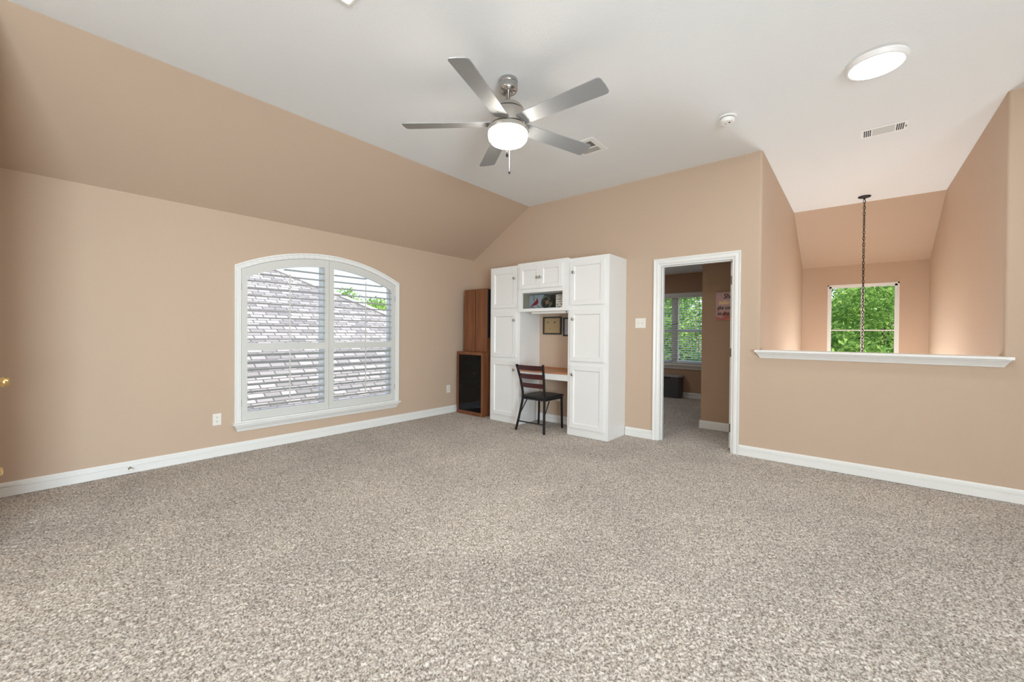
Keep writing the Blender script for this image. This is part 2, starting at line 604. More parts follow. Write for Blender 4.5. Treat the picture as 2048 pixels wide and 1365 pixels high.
APR = [(0, 0.213), (0.012, 0.213), (0.016, 0.226), (0.022, 0.238), (0.036, 0.258), (0.044, 0.266), (0.046, 0.280), (0, 0.280)]
mb.sweep(APR, (0, AY - 0.962, 0), (0, AY + 0.962, 0), (1, 0, 0), 0.75, 0.75)
mb.build('apron', TRIM, win)
# the sash behind the shutters
mb = MB()
h2 = hw
mb.box((-0.135, AY - h2, zb), (-0.085, AY - h2 + 0.055, 1.93)); mb.box((-0.135, AY + h2 - 0.055, zb), (-0.085, AY + h2, 1.93))
mb.box((-0.135, AY - h2, zb), (-0.085, AY + h2, zb + 0.06))
mb.box((-0.130, AY - 0.055, zb), (-0.088, AY + 0.03, 2.08))
mb.box((-0.122, AY - 0.018, zb), (-0.080, AY - 0.006, 2.08))
for i in range(NS):
    ya, yb = AY - hw + 2 * hw * i / NS, AY - hw + 2 * hw * (i + 1) / NS
    mb.prism([(-0.135, ya, arch_z(R0, ya)), (-0.135, yb, arch_z(R0, yb)), (-0.135, yb, arch_z(R0 - 0.05, yb)), (-0.135, ya, arch_z(R0 - 0.05, ya))], (0.05, 0, 0))
mb.build('sash', VINYLW, win)
mb = MB()
for i in range(NS):
    ya, yb = AY - hw + 2 * hw * i / NS, AY - hw + 2 * hw * (i + 1) / NS
    mb.quad([(-0.11, ya, zb), (-0.11, yb, zb), (-0.11, yb, arch_z(R0, yb)), (-0.11, ya, arch_z(R0, ya))])
mb.build('pane', GLASS, win)

# ------------------------------------------------------------------ plantation shutters
def shutter(y0, y1, o0, o1, hinge_side, label):
    t = thing('shutter_panel', label, 'shutter', (0, (y0 + y1) / 2, 0.315), group='shutter panels in the arched window')
    x0, x1 = -0.016, 0.016
    g = 0.0015
    Rp, Ro = 2.026, 1.936
    def stile(a, b):
        mb = MB()
        n = 6
        for i in range(n):
            ya, yb = a + (b - a) * i / n, a + (b - a) * (i + 1) / n
            mb.prism([(x0, ya, 0.317), (x0, yb, 0.317), (x0, yb, arch_z(Rp, yb)), (x0, ya, arch_z(Rp, ya))], (x1 - x0, 0, 0))
        # the little bead along the louvre side
        return mb
    stile(y0 + g, o0).build('stile', SHUT, t)
    stile(o1, y1 - g).build('stile', SHUT, t)
    MB().box((x0 + 0.002, o0, 0.317), (x1 - 0.002, o1, 0.405)).build('bottom_rail', SHUT, t)
    MB().box((x0 + 0.002, o0, 1.030), (x1 - 0.002, o1, 1.105)).build('middle_rail', SHUT, t)
    mb = MB()
    n = 16
    for i in range(n):
        ya, yb = o0 + (o1 - o0) * i / n, o0 + (o1 - o0) * (i + 1) / n
        mb.prism([(x0 + 0.002, ya, arch_z(Ro, ya)), (x0 + 0.002, yb, arch_z(Ro, yb)), (x0 + 0.002, yb, arch_z(Rp, yb)), (x0 + 0.002, ya, arch_z(Rp, ya))], (x1 - x0 - 0.004, 0, 0))
    mb.build('top_rail', SHUT, t)
    def louvre(z, tilt):
        a, b = o0 + 0.003, o1 - 0.003
        zz = z + 0.012
        reach = math.sqrt(max(Ro * Ro - (zz - AZ) ** 2, 0)) if zz - AZ < Ro else 0
        a = max(a, AY - reach); b = min(b, AY + reach)
        if b - a < 0.06: return
        W, H = 0.041, 0.0055
        prof = []
        for i in range(16):
            th = 2 * PI * i / 16
            u, v = W * math.cos(th), H * math.sin(th)
            prof.append((u * math.cos(tilt) - v * math.sin(tilt), u * math.sin(tilt) + v * math.cos(tilt)))
        MB().prism([(p, a, z + q) for p, q in prof], (0, b - a, 0), True).build('louver', SHUT, t)
    zz = 0.405 + 0.046
    for i in range(8):
        louvre(zz + i * 0.0762, math.radians(23))
    k = 0
    z = 1.105 + 0.036
    while z < arch_z(Ro, (o0 + o1) / 2 + (0.38 if hinge_side < 0 else -0.38)) - 0.01:
        louvre(z, math.radians(5)); z += 0.0762
    ym = (o0 + o1) / 2 - 0.0
    ztop = arch_z(Ro, ym) - 0.07
    MB().box((0.046, ym - 0.006, 0.455), (0.057, ym + 0.006, 1.035)).build('tilt_rod', SHUT, t, bevel=0.002)
    MB().box((0.043, ym - 0.006, 1.125), (0.054, ym + 0.006, ztop)).build('tilt_rod', SHUT, t, bevel=0.002)
    yh = y0 if hinge_side < 0 else y1
    for zc in (0.50, 1.68):
        MB().box((0.014, yh - 0.0035, zc - 0.035), (0.021, yh + 0.0035, zc + 0.035)).build('hinge', SLOTGREY, t)
    return t
shutter(-3.303, -2.401, -3.247, -2.452, -1, 'white louvred shutter panel filling the left half of the arched window')
shutter(-2.401, -1.499, -2.342, -1.555, 1, 'white louvred shutter panel filling the right half of the arched window')

# ------------------------------------------------------------------ rear wall (cabinets, door, half wall)
DX0, DX1, DZ = 3.035, 3.812, 2.035
mb = MB()
mb.prism([(0, 0, -0.3), (DX0, 0, -0.3), (DX0, 0, -0.02), (DX0, 0, DZ), (DX1, 0, DZ), (DX1, 0, -0.02), (DX1, 0, -0.3), (8.15, 0, -0.3), (8.15, 0, ZC + 0.1), (HALFX1 + 0.025, 0, ZC + 0.1),
          (HALFX1 + 0.025, 0, ZH), (HALFX0 - 0.025, 0, ZH), (HALFX0 - 0.025, 0, ZC + 0.1), (0, 0, ZC + 0.1)], (0, 0.12, 0))
struct('wall_rear', mb, PAINT, 'tan wall with the cabinets, doorway and half wall', 'wall')

def corner(mb, cx, sgn):
    # rounded vertical corner bead
    r = 0.025
    P = []
    for i in range(9):
        a = PI / 2 * i / 8
        P.append((cx - sgn * 0.0 - sgn * r + sgn * r * math.sin(a), r - r * math.cos(a), ZH - 0.02))
    P += [(cx, 0.12, ZH - 0.02), (cx - sgn * r, 0.12, ZH - 0.02)]
    mb.prism(P, (0, 0, ZC + 0.1 - ZH + 0.02), True)
mb = MB(); mb.box((3.93, 0.12, -2.75), (HALFX0, YV + 0.15, ZC + 0.1)); corner(mb, HALFX0, 1)
struct('wall_stairwell_left', mb, PAINT, 'tan left side wall of the stairwell', 'wall')
mb = MB(); mb.box((HALFX1, 0.12, -2.75), (HALFX1 + 0.14, YV + 0.15, ZC + 0.1)); corner(mb, HALFX1, -1)
struct('wall_stairwell_right', mb, PAINT, 'tan right side wall of the stairwell', 'wall')
VX0, VX1, VZ0, VZ1 = 4.405, 5.30, 0.45, 2.085
mb = MB()
mb.box((HALFX0, YV, -2.75), (VX0, YV + 0.15, ZK + 0.02)); mb.box((VX1, YV, -2.75), (HALFX1, YV + 0.15, ZK + 0.02))
mb.box((VX0, YV, 0.17), (VX1, YV + 0.15, VZ0)); mb.box((VX0, YV, -2.75), (VX1, YV + 0.15, -1.87)); mb.box((VX0, YV, VZ1), (VX1, YV + 0.15, ZK + 0.02))
struct('wall_stairwell_far', mb, PAINT, 'tan far wall of the stairwell around its window', 'wall')
wv = thing('window_2', 'four-pane white window at the far end of the stairwell', 'window', (4.85, YV, VZ0), kind='structure')
mb = MB()
for a, b in (((VX0, YV - 0.004, VZ0), (VX0 + 0.020, YV + 0.12, VZ1)), ((VX1 - 0.020, YV - 0.004, VZ0), (VX1, YV + 0.12, VZ1)),
             ((VX0, YV - 0.004, VZ1 - 0.020), (VX1, YV + 0.12, VZ1)), ((VX0, YV - 0.004, VZ0), (VX1, YV + 0.12, VZ0 + 0.03))):
    mb.box(a, b)
mb.build('frame', TRIM, wv)
mb = MB()
for a, b in (((VX0 + 0.02, YV + 0.06, VZ0 + 0.02), (VX0 + 0.05, YV + 0.11, VZ1 - 0.02)), ((VX1 - 0.05, YV + 0.06, VZ0 + 0.02), (VX1 - 0.02, YV + 0.11, VZ1 - 0.02)),
             ((VX0 + 0.02, YV + 0.06, VZ1 - 0.05), (VX1 - 0.02, YV + 0.11, VZ1 - 0.02)),
             ((4.842, YV + 0.055, VZ0 + 0.02), (4.882, YV + 0.10, VZ1 - 0.02)), ((VX0 + 0.02, YV + 0.07, 1.312), (VX1 - 0.02, YV + 0.09, 1.330))):
    mb.box(a, b)
mb.build('sash', VINYLW, wv)
MB().quad([(VX0, YV + 0.085, VZ0), (VX1, YV + 0.085, VZ0), (VX1, YV + 0.085, VZ1), (VX0, YV + 0.085, VZ1)]).build('pane', GLASS, wv)

we = thing('added_entry_window', 'added unseen entry window low in the stairwell, for fill light', 'window', (4.84, YV, -1.9), kind='structure')  # added, out of sight, to go with the stairwell fill light
mb = MB()
for p, q in (((4.18, YV - 0.03, -1.95), (4.25, YV, 0.25)), ((5.43, YV - 0.03, -1.95), (5.50, YV, 0.25)), ((4.25, YV - 0.03, 0.17), (5.43, YV, 0.25)), ((4.25, YV - 0.03, -1.95), (5.43, YV, -1.87))):
    mb.box(p, q)
mb.build('frame', TRIM, we)
MB().quad([(4.25, YV - 0.005, -1.87), (5.43, YV - 0.005, -1.87), (5.43, YV - 0.005, 0.17), (4.25, YV - 0.005, 0.17)]).build('pane', GLASS, we)
# half-wall ledge
mb = MB()
LED = [(0.0, 1.060), (0.070, 1.060), (0.075, 1.064), (0.075, 1.078), (0.070, 1.082), (-0.15, 1.082), (-0.15, 1.060)]
mb.sweep(LED, (4.052, 0, 0), (5.628, 0, 0), (0, -1, 0))
mb.box((4.010, -0.075, 1.060), (4.052, -0.001, 1.082)); mb.box((5.628, -0.075, 1.060), (5.672, -0.001, 1.082))
LAP = [(0, 1.002), (0.012, 1.002), (0.016, 1.012), (0.022, 1.020), (0.040, 1.044), (0.048, 1.050), (0.050, 1.060), (0, 1.060)]
mb.sweep(LAP, (4.018, 0, 0), (5.664, 0, 0), (0, -1, 0), 0.75, 0.75)
struct('trim_1', mb, TRIM, 'white moulded ledge capping the half wall', 'trim', bevel=0.0015)

# unseen shell
mb = MB(); mb.box((-0.15, -8.0, -0.3), (1.15, -4.84, ZC + 0.1))
struct('wall_back', mb, PAINT, 'tan wall just outside the left edge of the photo', 'wall')
ey0, ey1 = EAST[0] - EAST[1] / 2, EAST[0] + EAST[1] / 2
mb = MB()
mb.box((8.0, -8.15, -0.3), (8.15, ey0, ZC + 0.1)); mb.box((8.0, ey1, -0.3), (8.15, 0.12, ZC + 0.1))
mb.box((8.0, ey0, -0.3), (8.15, ey1, 0.06)); mb.box((8.0, ey0, 2.14), (8.15, ey1, ZC + 0.1))
t = thing('added_glass_door', 'added white framed glass door behind the camera, for fill light', 'glass door', (8.0, EAST[0], 0.06), kind='structure')  # added to go with the room fill light
fm = MB()
fm.box((7.97, ey0 - 0.05, 0.0), (8.0, ey0 + 0.03, 2.19)); fm.box((7.97, ey1 - 0.03, 0.0), (8.0, ey1 + 0.05, 2.19)); fm.box((7.97, ey0, 2.11), (8.0, ey1, 2.19)); fm.box((7.97, ey0, 0.0), (8.0, ey1, 0.09))
fm.build('frame', TRIM, t)
MB().quad([(8.07, ey0, 0.06), (8.07, ey1, 0.06), (8.07, ey1, 2.14), (8.07, ey0, 2.14)]).build('pane', GLASS, t)
struct('added_eave_east', MB().box((8.15, -9.6, ZC - 0.45), (10.2, 0.12, ZC - 0.35)), TRIM, 'added overhang keeping the sun out of the glass door', 'eave')  # unseen overhang added to block direct sun
struct('wall_right', mb, PAINT, 'tan wall to the right outside the photo', 'wall')
struct('wall_south', MB().box((-0.15, -8.15, -0.3), (8.15, -8.0, ZC + 0.1)), PAINT, 'tan wall behind the camera', 'wall')
# bedroom shell
BY = 3.55
BWX0, BWX1, BWZ0, BWZ1 = 0.95, 3.05, 0.66, 1.995
mb = MB()
mb.box((0, BY, -0.3), (BWX0, BY + 0.14, 2.44)); mb.box((BWX1, BY, -0.3), (3.93, BY + 0.14, 2.44))
mb.box((BWX0, BY, -0.3), (BWX1, BY + 0.14, BWZ0)); mb.box((BWX0, BY, BWZ1), (BWX1, BY + 0.14, 2.44))
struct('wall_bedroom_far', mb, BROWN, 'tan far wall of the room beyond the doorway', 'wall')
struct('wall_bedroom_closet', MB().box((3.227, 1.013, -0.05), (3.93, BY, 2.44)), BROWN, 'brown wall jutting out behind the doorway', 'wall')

# ------------------------------------------------------------------ baseboards
BB = [(0, 0), (0.017, 0), (0.017, 0.060), (0.004, 0.062), (0.004, 0.072), (0.014, 0.074), (0.013, 0.088), (0.009, 0.091), (0.009, 0.095), (0.006, 0.104), (0, 0.104)]
def base(name, segs, label):
    mb = MB()
    for A, B, n in segs:
        mb.sweep(BB, A, B, n)
    struct(name, mb, TRIM, label, 'baseboard')
base('baseboard_left', [((0, -8, 0), (0, 0, 0), (1, 0, 0))], 'white baseboard along the arched window wall')
base('baseboard_rear', [((0.0, 0, 0), (0.80, 0, 0), (0, -1, 0)), ((1.335, 0, 0), (2.088, 0, 0), (0, -1, 0)), ((2.64, 0, 0), (2.974, 0, 0), (0, -1, 0)), ((3.874, 0, 0), (8, 0, 0), (0, -1, 0))], 'white baseboard along the cabinet wall and half wall')
base('baseboard_bedroom', [((0, BY, 0), (3.227, BY, 0), (0, -1, 0)), ((3.211, 1.013, 0), (3.93, 1.013, 0), (0, -1, 0)), ((3.227, 1.0, 0), (3.227, BY, 0), (-1, 0, 0))], 'white baseboard in the room beyond the doorway')

# ------------------------------------------------------------------ bedroom doorway
d1 = thing('door_1', 'white cased doorway with its door swung into the next room', 'door', ((DX0 + DX1) / 2, 0, 0), kind='structure')
CAS = [(0.0, 0.0), (0.0, 0.010), (0.012, 0.016), (0.030, 0.017), (0.036, 0.013), (0.052, 0.021), (0.062, 0.022), (0.062, 0.0)]   # (from the opening outward, thickness)
def casing_path(mb, y, sgn):
    ox0, ox1, oz = DX0 + 0.001, DX1 - 0.001, DZ - 0.001
    K = []
    for u, tt in CAS:
        K.append([(ox0 - u, y + sgn * tt, 0.0), (ox0 - u, y + sgn * tt, oz + u), (ox1 + u, y + sgn * tt, oz + u), (ox1 + u, y + sgn * tt, 0.0)])
    for i in range(len(K)):
        j = (i + 1) % len(K)
        for k in range(3):
            mb.quad([K[i][k], K[i][k + 1], K[j][k + 1], K[j][k]])
    return mb
mb = MB(); casing_path(mb, 0.0, -1); casing_path(mb, 0.12, 1)
mb.build('casing', TRIM, d1)
mb = MB()
mb.box((DX0, 0, 0), (DX0 + 0.018, 0.12, DZ - 0.018)); mb.box((DX1 - 0.018, 0, 0), (DX1, 0.12, DZ - 0.018)); mb.box((DX0, 0, DZ - 0.018), (DX1, 0.12, DZ))
mb.box((DX0 + 0.018, 0.045, 0), (DX0 + 0.030, 0.08, DZ - 0.03)); mb.box((DX1 - 0.030, 0.045, 0), (DX1 - 0.018, 0.08, DZ - 0.03)); mb.box((DX0 + 0.018, 0.045, DZ - 0.030), (DX1 - 0.018, 0.08, DZ - 0.018))
mb.build('jamb', TRIM, d1)
mb = MB(); mb.box((DX1 - 0.060, 0.118, 0.022), (DX1 - 0.024, 0.86, DZ - 0.026))
slab = mb.build('door_leaf', TRIM, d1, bevel=0.002)
for zc in (0.235, 1.04, 1.81):
    MB().box((DX1 - 0.058, 0.113, zc - 0.045), (DX1 - 0.036, 0.1185, zc + 0.045)).build('hinge', HINGE, d1)

# ------------------------------------------------------------------ closed door whose hardware peeps in at the left edge
d2 = thing('door_2', 'white door just outside the left edge, only its brass hardware showing', 'door', (0.73, -4.84, 0), kind='structure')
mb = MB(); mb.box((0.35, -4.84, 0), (1.11, -4.832, 2.03)); mb.build('door_leaf', TRIM, d2)
mb = MB()
KM = Matrix.Rotation(-PI / 2, 3, 'X')
mb.lathe([(0, 0), (0.032, 0), (0.032, 0.006), (0.026, 0.010), (0.020, 0.012), (0.018, 0.024), (0.026, 0.032), (0.029, 0.040), (0.029, 0.050), (0.022, 0.060), (0, 0.063)], (1.05, -4.832, 0.928), 20, KM)
mb.build('door_knob', BRASS, d2)
mb = MB()
mb.lathe([(0, 0), (0.030, 0), (0.028, 0.006), (0.014, 0.010), (0.012, 0.022), (0.022, 0.026), (0.024, 0.032), (0.016, 0.036), (0, 0.038)], (1.05, -4.832, 0.418), 20, KM)
mb.build('lower_knob', BRASS, d2)

# ------------------------------------------------------------------ bedroom window, blind, garland
wb = thing('window_3', 'double white window seen through the doorway', 'window', (2.0, BY, BWZ0), kind='structure')
mb = MB()
a, b = BWX0, BWX1
for p, q in (((a - 0.04, BY - 0.018, BWZ1), (b + 0.04, BY, BWZ1 + 0.045)), ((a - 0.04, BY - 0.018, BWZ0), (a, BY, BWZ1)), ((b, BY - 0.018, BWZ0), (b + 0.04, BY, BWZ1))):
    mb.box(p, q)
mb.build('casing', TRIM, wb)
mb = MB()
mb.box((a - 0.06, BY - 0.07, BWZ0 - 0.035), (b + 0.06, BY + 0.05, BWZ0)); mb.box((a - 0.04, BY - 0.02, BWZ0 - 0.105), (b + 0.04, BY, BWZ0 - 0.035))
mb.build('sill', TRIM, wb, bevel=0.003)
mb = MB()
for u0, u1 in ((a, 2.0), (2.0, b)):
    for p, q in (((u0, BY + 0.07, BWZ0), (u0 + 0.045, BY + 0.12, BWZ1)), ((u1 - 0.045, BY + 0.07, BWZ0), (u1, BY + 0.12, BWZ1)), ((u0, BY + 0.07, BWZ1 - 0.045), (u1, BY + 0.12, BWZ1)), ((u0, BY + 0.07, BWZ0), (u1, BY + 0.12, BWZ0 + 0.045)), ((u0, BY + 0.065, 1.285), (u1, BY + 0.115, 1.335))):
        mb.box(p, q)
mb.box((2.02, BY + 0.0, BWZ0), (2.10, BY + 0.07, BWZ1))
mb.build('sash', VINYLW, wb)
MB().quad([(a, BY + 0.10, BWZ0), (b, BY + 0.10, BWZ0), (b, BY + 0.10, BWZ1), (a, BY + 0.10, BWZ1)]).build('pane', GLASS, wb)
bl = thing('window_blind', 'white slatted blind with open slats over the window beyond the doorway', 'blind', (2.0, BY + 0.02, BWZ1 - 0.02))
mb = MB()
z = BWZ0 + 0.06
Mt = lambda z: Matrix.Translation((0, BY - 0.0, z)) @ Matrix.Rotation(math.radians(14), 4, 'X')
while z < BWZ1 - 0.05:
    mb.box((1.0, -0.024, -0.0012), (3.0, 0.024, 0.0012), Mt(z)); z += 0.043
mb.build('slats', VINYLW, bl)
MB().box((0.99, BY - 0.03, BWZ1 - 0.045), (3.01, BY + 0.03, BWZ1 - 0.002)).build('headrail', VINYLW, bl)
MB().box((1.0, BY - 0.025, BWZ0 + 0.012), (3.0, BY + 0.025, BWZ0 + 0.032)).build('bottom_rail', VINYLW, bl)
mb = MB()
for x in (1.2, 1.75, 2.06, 2.50, 2.9):
    mb.box((x - 0.004, BY - 0.027, BWZ0 + 0.03), (x + 0.004, BY - 0.0255, BWZ1 - 0.03))
mb.build('ladder_tapes', VINYLW, bl)
ga = thing('garland', 'dark beaded string draped across the blind beyond the doorway', 'garland', (2.0, BY - 0.06, 1.5))
pts = []
for i in range(41):
    u = i / 40
    x = 1.35 + 1.75 * u
    # low point near x = 1.98
    zz = 1.415 + 0.42 * abs(x - 1.98) ** 1.5 + (0.05 * (x - 1.98) if x > 1.98 else 0.0)
    pts.append((x, BY - 0.06, zz))
MB().tube(pts, 0.004, 6).build('cord', BLACKM, ga)
for i in range(1, 40, 2):
    p = pts[i]
    MB().lathe([(0, -0.009), (0.007, -0.006), (0.010, 0), (0.007, 0.006), (0, 0.009)], p, 10).build('bead', BLACKM, ga)

# toy chest
tb = thing('storage_chest', 'slate grey storage chest with pale lid under the bedroom window', 'chest', (1.8, 3.45, 0))
Q = [(1.30, 3.355), (2.185, 3.355), (2.235, 3.40), (2.235, BY - 0.03), (1.30, BY - 0.03)]
mb = MB()
mb.prism([(x + (0.012 if x < 2 else -0.012), y, 0.0) for x, y in Q], (0, 0, 0.40))
mb.build('bin', TOYBOX, tb, bevel=0.012)
MB().prism([(x + (-0.006 if x < 2 else 0.006), y - (0.008 if y < 3.45 else -0.005), 0.40) for x, y in Q], (0, 0, 0.04)).build('lid', TOYLID, tb, bevel=0.008)
MB().box((1.55, 3.346, 0.370), (2.03, 3.356, 0.402)).build('handle_recess', DARKSLOT, tb)

# poster on the brown wall
def postermat():
    m = bpy.data.materials.new('blush_watercolour_print')
    m.use_nodes = True
    n, l = m.node_tree.nodes, m.node_tree.links
    p = n['Principled BSDF']
    p.inputs['Roughness'].default_value = 0.7
    tc = n.new('ShaderNodeTexCoord')
    nz = n.new('ShaderNodeTexNoise'); nz.inputs['Scale'].default_value = 9; nz.inputs['Detail'].default_value = 2
    l.new(tc.outputs['Object'], nz.inputs['Vector'])
    sx = n.new('ShaderNodeSeparateXYZ'); l.new(tc.outputs['Object'], sx.inputs[0])
    ma = n.new('ShaderNodeMath'); ma.operation = 'MULTIPLY_ADD'; ma.inputs[1].default_value = -2.2; ma.inputs[2].default_value = 0.36
    l.new(sx.outputs['Z'], ma.inputs[0])
    ad = n.new('ShaderNodeMath'); ad.operation = 'ADD'
    l.new(ma.outputs[0], ad.inputs[0]); l.new(nz.outputs['Fac'], ad.inputs[1])
    rp = n.new('ShaderNodeValToRGB')
    e = rp.color_ramp.elements
    e[0].position = 0.62; e[0].color = (0.62, 0.42, 0.42, 1)
    e[1].position = 0.95; e[1].color = (0.68, 0.34, 0.16, 1)
    e2 = e.new(0.72); e2.color = (0.52, 0.17, 0.13, 1)
    e3 = e.new(0.82); e3.color = (0.62, 0.20, 0.20, 1)
    l.new(ad.outputs[0], rp.inputs['Fac'])
    l.new(rp.outputs['Color'], p.inputs['Base Color'])
    return m
ps = thing('poster', 'pink canvas print with handwritten motto on the brown wall beyond the doorway', 'poster', (3.54, 1.0, 1.417))
MB().box((3.40, 0.993, 1.417), (3.68, 1.012, 1.772)).build('canvas', postermat(), ps)
INK = mat('black_ink', (0.01, 0.01, 0.01), 0.6)
GOLD = mat('gold_ink', (0.85, 0.62, 0.30), 0.4, 0.3)
def wallM(x, y, z):
    return Matrix.Translation((x, y, z)) @ Matrix.Rotation(PI / 2, 4, 'X')
text('She', 0.085, wallM(3.487, 0.9925, 1.690), INK, ps, shear=0.25, bold=0.0012, width=0.8)
text('believed', 0.075, wallM(3.432, 0.9925, 1.617), GOLD, ps, shear=0.25, bold=0.0012, width=0.75)
text('she could', 0.066, wallM(3.416, 0.9925, 1.553), INK, ps, shear=0.25, bold=0.0014, width=0.8)
text('so she did', 0.066, wallM(3.416, 0.9925, 1.480), INK, ps, shear=0.25, bold=0.0014, width=0.8)

# ------------------------------------------------------------------ white built-in cabinets
CY = -0.451
def knob(parent, x, y, z):
    mb = MB()
    M = Matrix.Rotation(PI / 2, 3, 'X')
    mb.lathe([(0, 0), (0.011, 0), (0.010, 0.003), (0.006, 0.006), (0.0055, 0.014), (0.012, 0.019), (0.0175, 0.025), (0.0175, 0.031), (0.012, 0.036), (0, 0.038)], (x, y, z), 18, M)
    return mb.build('knob', CHROME, parent)
def cab_door(parent, x0, x1, z0, z1, y, kx, kz):
    th, st = 0.020, 0.052
    mb = MB()
    mb.box((x0, y - th, z0), (x0 + st, y, z1)); mb.box((x1 - st, y - th, z0), (x1, y, z1))
    mb.box((x0 + st, y - th, z0), (x1 - st, y, z0 + st)); mb.box((x0 + st, y - th, z1 - st), (x1 - st, y, z1))
    # stepped inner moulding and recessed panel
    mb.box((x0 + st, y - 0.006, z0 + st), (x1 - st, y - 0.0005, z1 - st))
    i0, i1, k0, k1 = x0 + st, x1 - st, z0 + st, z1 - st
    e = 0.010
    for P in ([(i0, y - 0.016, k0), (i0 + e, y - 0.006, k0 + e), (i0 + e, y - 0.006, k1 - e), (i0, y - 0.016, k1)], [(i1, y - 0.016, k0), (i1, y - 0.016, k1), (i1 - e, y - 0.006, k1 - e), (i1 - e, y - 0.006, k0 + e)],
              [(i0, y - 0.016, k0), (i1, y - 0.016, k0), (i1 - e, y - 0.006, k0 + e), (i0 + e, y - 0.006, k0 + e)], [(i0, y - 0.016, k1), (i0 + e, y - 0.006, k1 - e), (i1 - e, y - 0.006, k1 - e), (i1, y - 0.016, k1)]):
        mb.quad(P)
    d = mb.build('door', CABW, parent, bevel=0.0018, seg=2)
    knob(d, kx, y - th, kz)
    return d
def tower(x0, x1, dx0, dx1, kx, label):
    t = thing('tall_cabinet', label, 'cabinet', ((x0 + x1) / 2, CY / 2, 0))
    MB().box((x0, CY, 0), (x1, -0.001, 2.140)).build('body', CABW, t, bevel=0.002)
    for z0, z1, kz in ((0.097, 0.845, 0.738), (0.900, 1.512, 1.403), (1.574, 2.094, 1.965)):
        cab_door(t, dx0, dx1, z0, z1, CY - 0.001, kx, kz)
    return t
tower(0.800, 1.335, 0.840, 1.284, 1.262, 'white tall cabinet left of the desk beside the cherry rack')
tower(2.088, 2.632, 2.128, 2.580, 2.178, 'white tall cabinet right of the desk nearest the doorway')
BX0, BX1, BYF = 1.322, 2.106, -0.485
br = thing('bridge_cabinet', 'white wall cabinet with open niche bridging above the desk', 'cabinet', (1.71, -0.24, 1.512))
NX0, NX1, NZ0, NZ1 = 1.390, 2.025, 1.552, 1.757
mb = MB()
fy = CY - 0.002
mb.box((BX0, BYF, 1.512), (NX0, fy, 2.150)); mb.box((NX1, BYF, 1.512), (BX1, fy, 2.150))
mb.box((NX0, BYF, NZ1), (NX1, fy, 2.150)); mb.box((NX0, BYF, 1.512), (NX1, fy, NZ0))
mb.box((1.337, fy, 1.512), (2.086, -0.002, NZ0)); mb.box((1.337, fy, NZ1), (2.086, -0.002, NZ1 + 0.02)); mb.box((1.337, fy, 2.13), (2.086, -0.002, 2.150))
mb.build('face_frame', CABW, br, bevel=0.0015)
mb = MB()
mb.box((1.337, -0.012, NZ0), (2.086, -0.003, NZ1)); mb.box((1.337, fy, NZ0), (1.352, -0.012, NZ1)); mb.box((2.071, fy, NZ0), (2.086, -0.012, NZ1))
mb.build('niche_lining', NICHE, br)
cab_door(br, 1.362, 1.690, 1.808, 2.104, BYF - 0.001, 1.668, 1.944)
cab_door(br, 1.694, 2.030, 1.808, 2.104, BYF - 0.001, 1.718, 1.944)
# under-cabinet strip light
ul = thing('cabinet_light', 'slim white strip light under the bridge cabinet', 'light', (1.78, -0.40, 1.511))
MB().box((1.52, -0.44, 1.484), (2.08, -0.33, 1.511)).build('housing', PLASTIC, ul, bevel=0.004)
MB().box((1.54, -0.435, 1.480), (2.05, -0.345, 1.4845)).build('lens', SILVERP, ul)
MB().box((2.052, -0.446, 1.490), (2.066, -0.4395, 1.502)).build('switch', BLKPLAS, ul)
# desk
dk = thing('desk', 'built-in honey wood desktop with white apron between the tall cabinets', 'desk', (1.71, -0.2, 0))
MB().box((1.337, -0.448, 0.722), (2.086, -0.018, 0.745)).build('desktop', DESKW, dk, bevel=0.005, seg=3)
MB().box((1.337, -0.018, 0.722), (2.086, -0.002, 0.765)).build('back_strip', DESKW, dk)
MB().box((1.337, -0.440, 0.645), (2.086, -0.420, 0.722)).build('apron', CABW, dk)
# framed pictures under the bridge
def artmat(name, base, blot):
    return mat(name, base, 0.5, var=(28, blot))
ART1 = artmat('tan_botanical_print', (0.47, 0.36, 0.21), (0.40, 0.27, 0.13))
ART2 = artmat('pale_blue_print', (0.50, 0.55, 0.60), (0.36, 0.40, 0.47))
def picture(x0, x1, z0, z1, art, label, motifs):
    t = thing('picture_frame', label, 'picture', ((x0 + x1) / 2, -0.012, z0), group='framed prints above the desk')
    mb = MB(); f = 0.019
    mb.box((x0, -0.022, z0), (x0 + f, -0.001, z1)); mb.box((x1 - f, -0.022, z0), (x1, -0.001, z1)); mb.box((x0 + f, -0.022, z0), (x1 - f, -0.001, z0 + f)); mb.box((x0 + f, -0.022, z1 - f), (x1 - f, -0.001, z1))
    mb.build('frame', FRAMEB, t, bevel=0.002)
    pr = MB().box((x0 + f, -0.012, z0 + f), (x1 - f, -0.002, z1 - f)).build('print', art, t)
    for mx, mz, ms in motifs:
        mb = MB()
        mb.prism([(mx + ms * math.cos(a), -0.0125, mz + 0.5 * ms * math.sin(a) + 0.35 * ms * math.cos(a)) for a in [2 * PI * i / 12 for i in range(12)]], (0, 0.0004, 0))
        mb.build('motif', mat('motif_brown_%.3f' % mx, (0.13, 0.09, 0.03), 0.6), pr)
    MB().quad([(x0 + f, -0.015, z0 + f), (x1 - f, -0.015, z0 + f), (x1 - f, -0.015, z1 - f), (x0 + f, -0.015, z1 - f)]).build('glazing', GLASS, t)
picture(1.405, 1.706, 1.216, 1.460, ART1, 'black framed tan print, left of the two above the desk', [(1.480, 1.385, 0.016), (1.597, 1.383, 0.020), (1.52, 1.30, 0.010)])
picture(1.737, 2.04, 1.196, 1.446, ART2, 'black framed pale blue print, half hidden by the right cabinet', [])

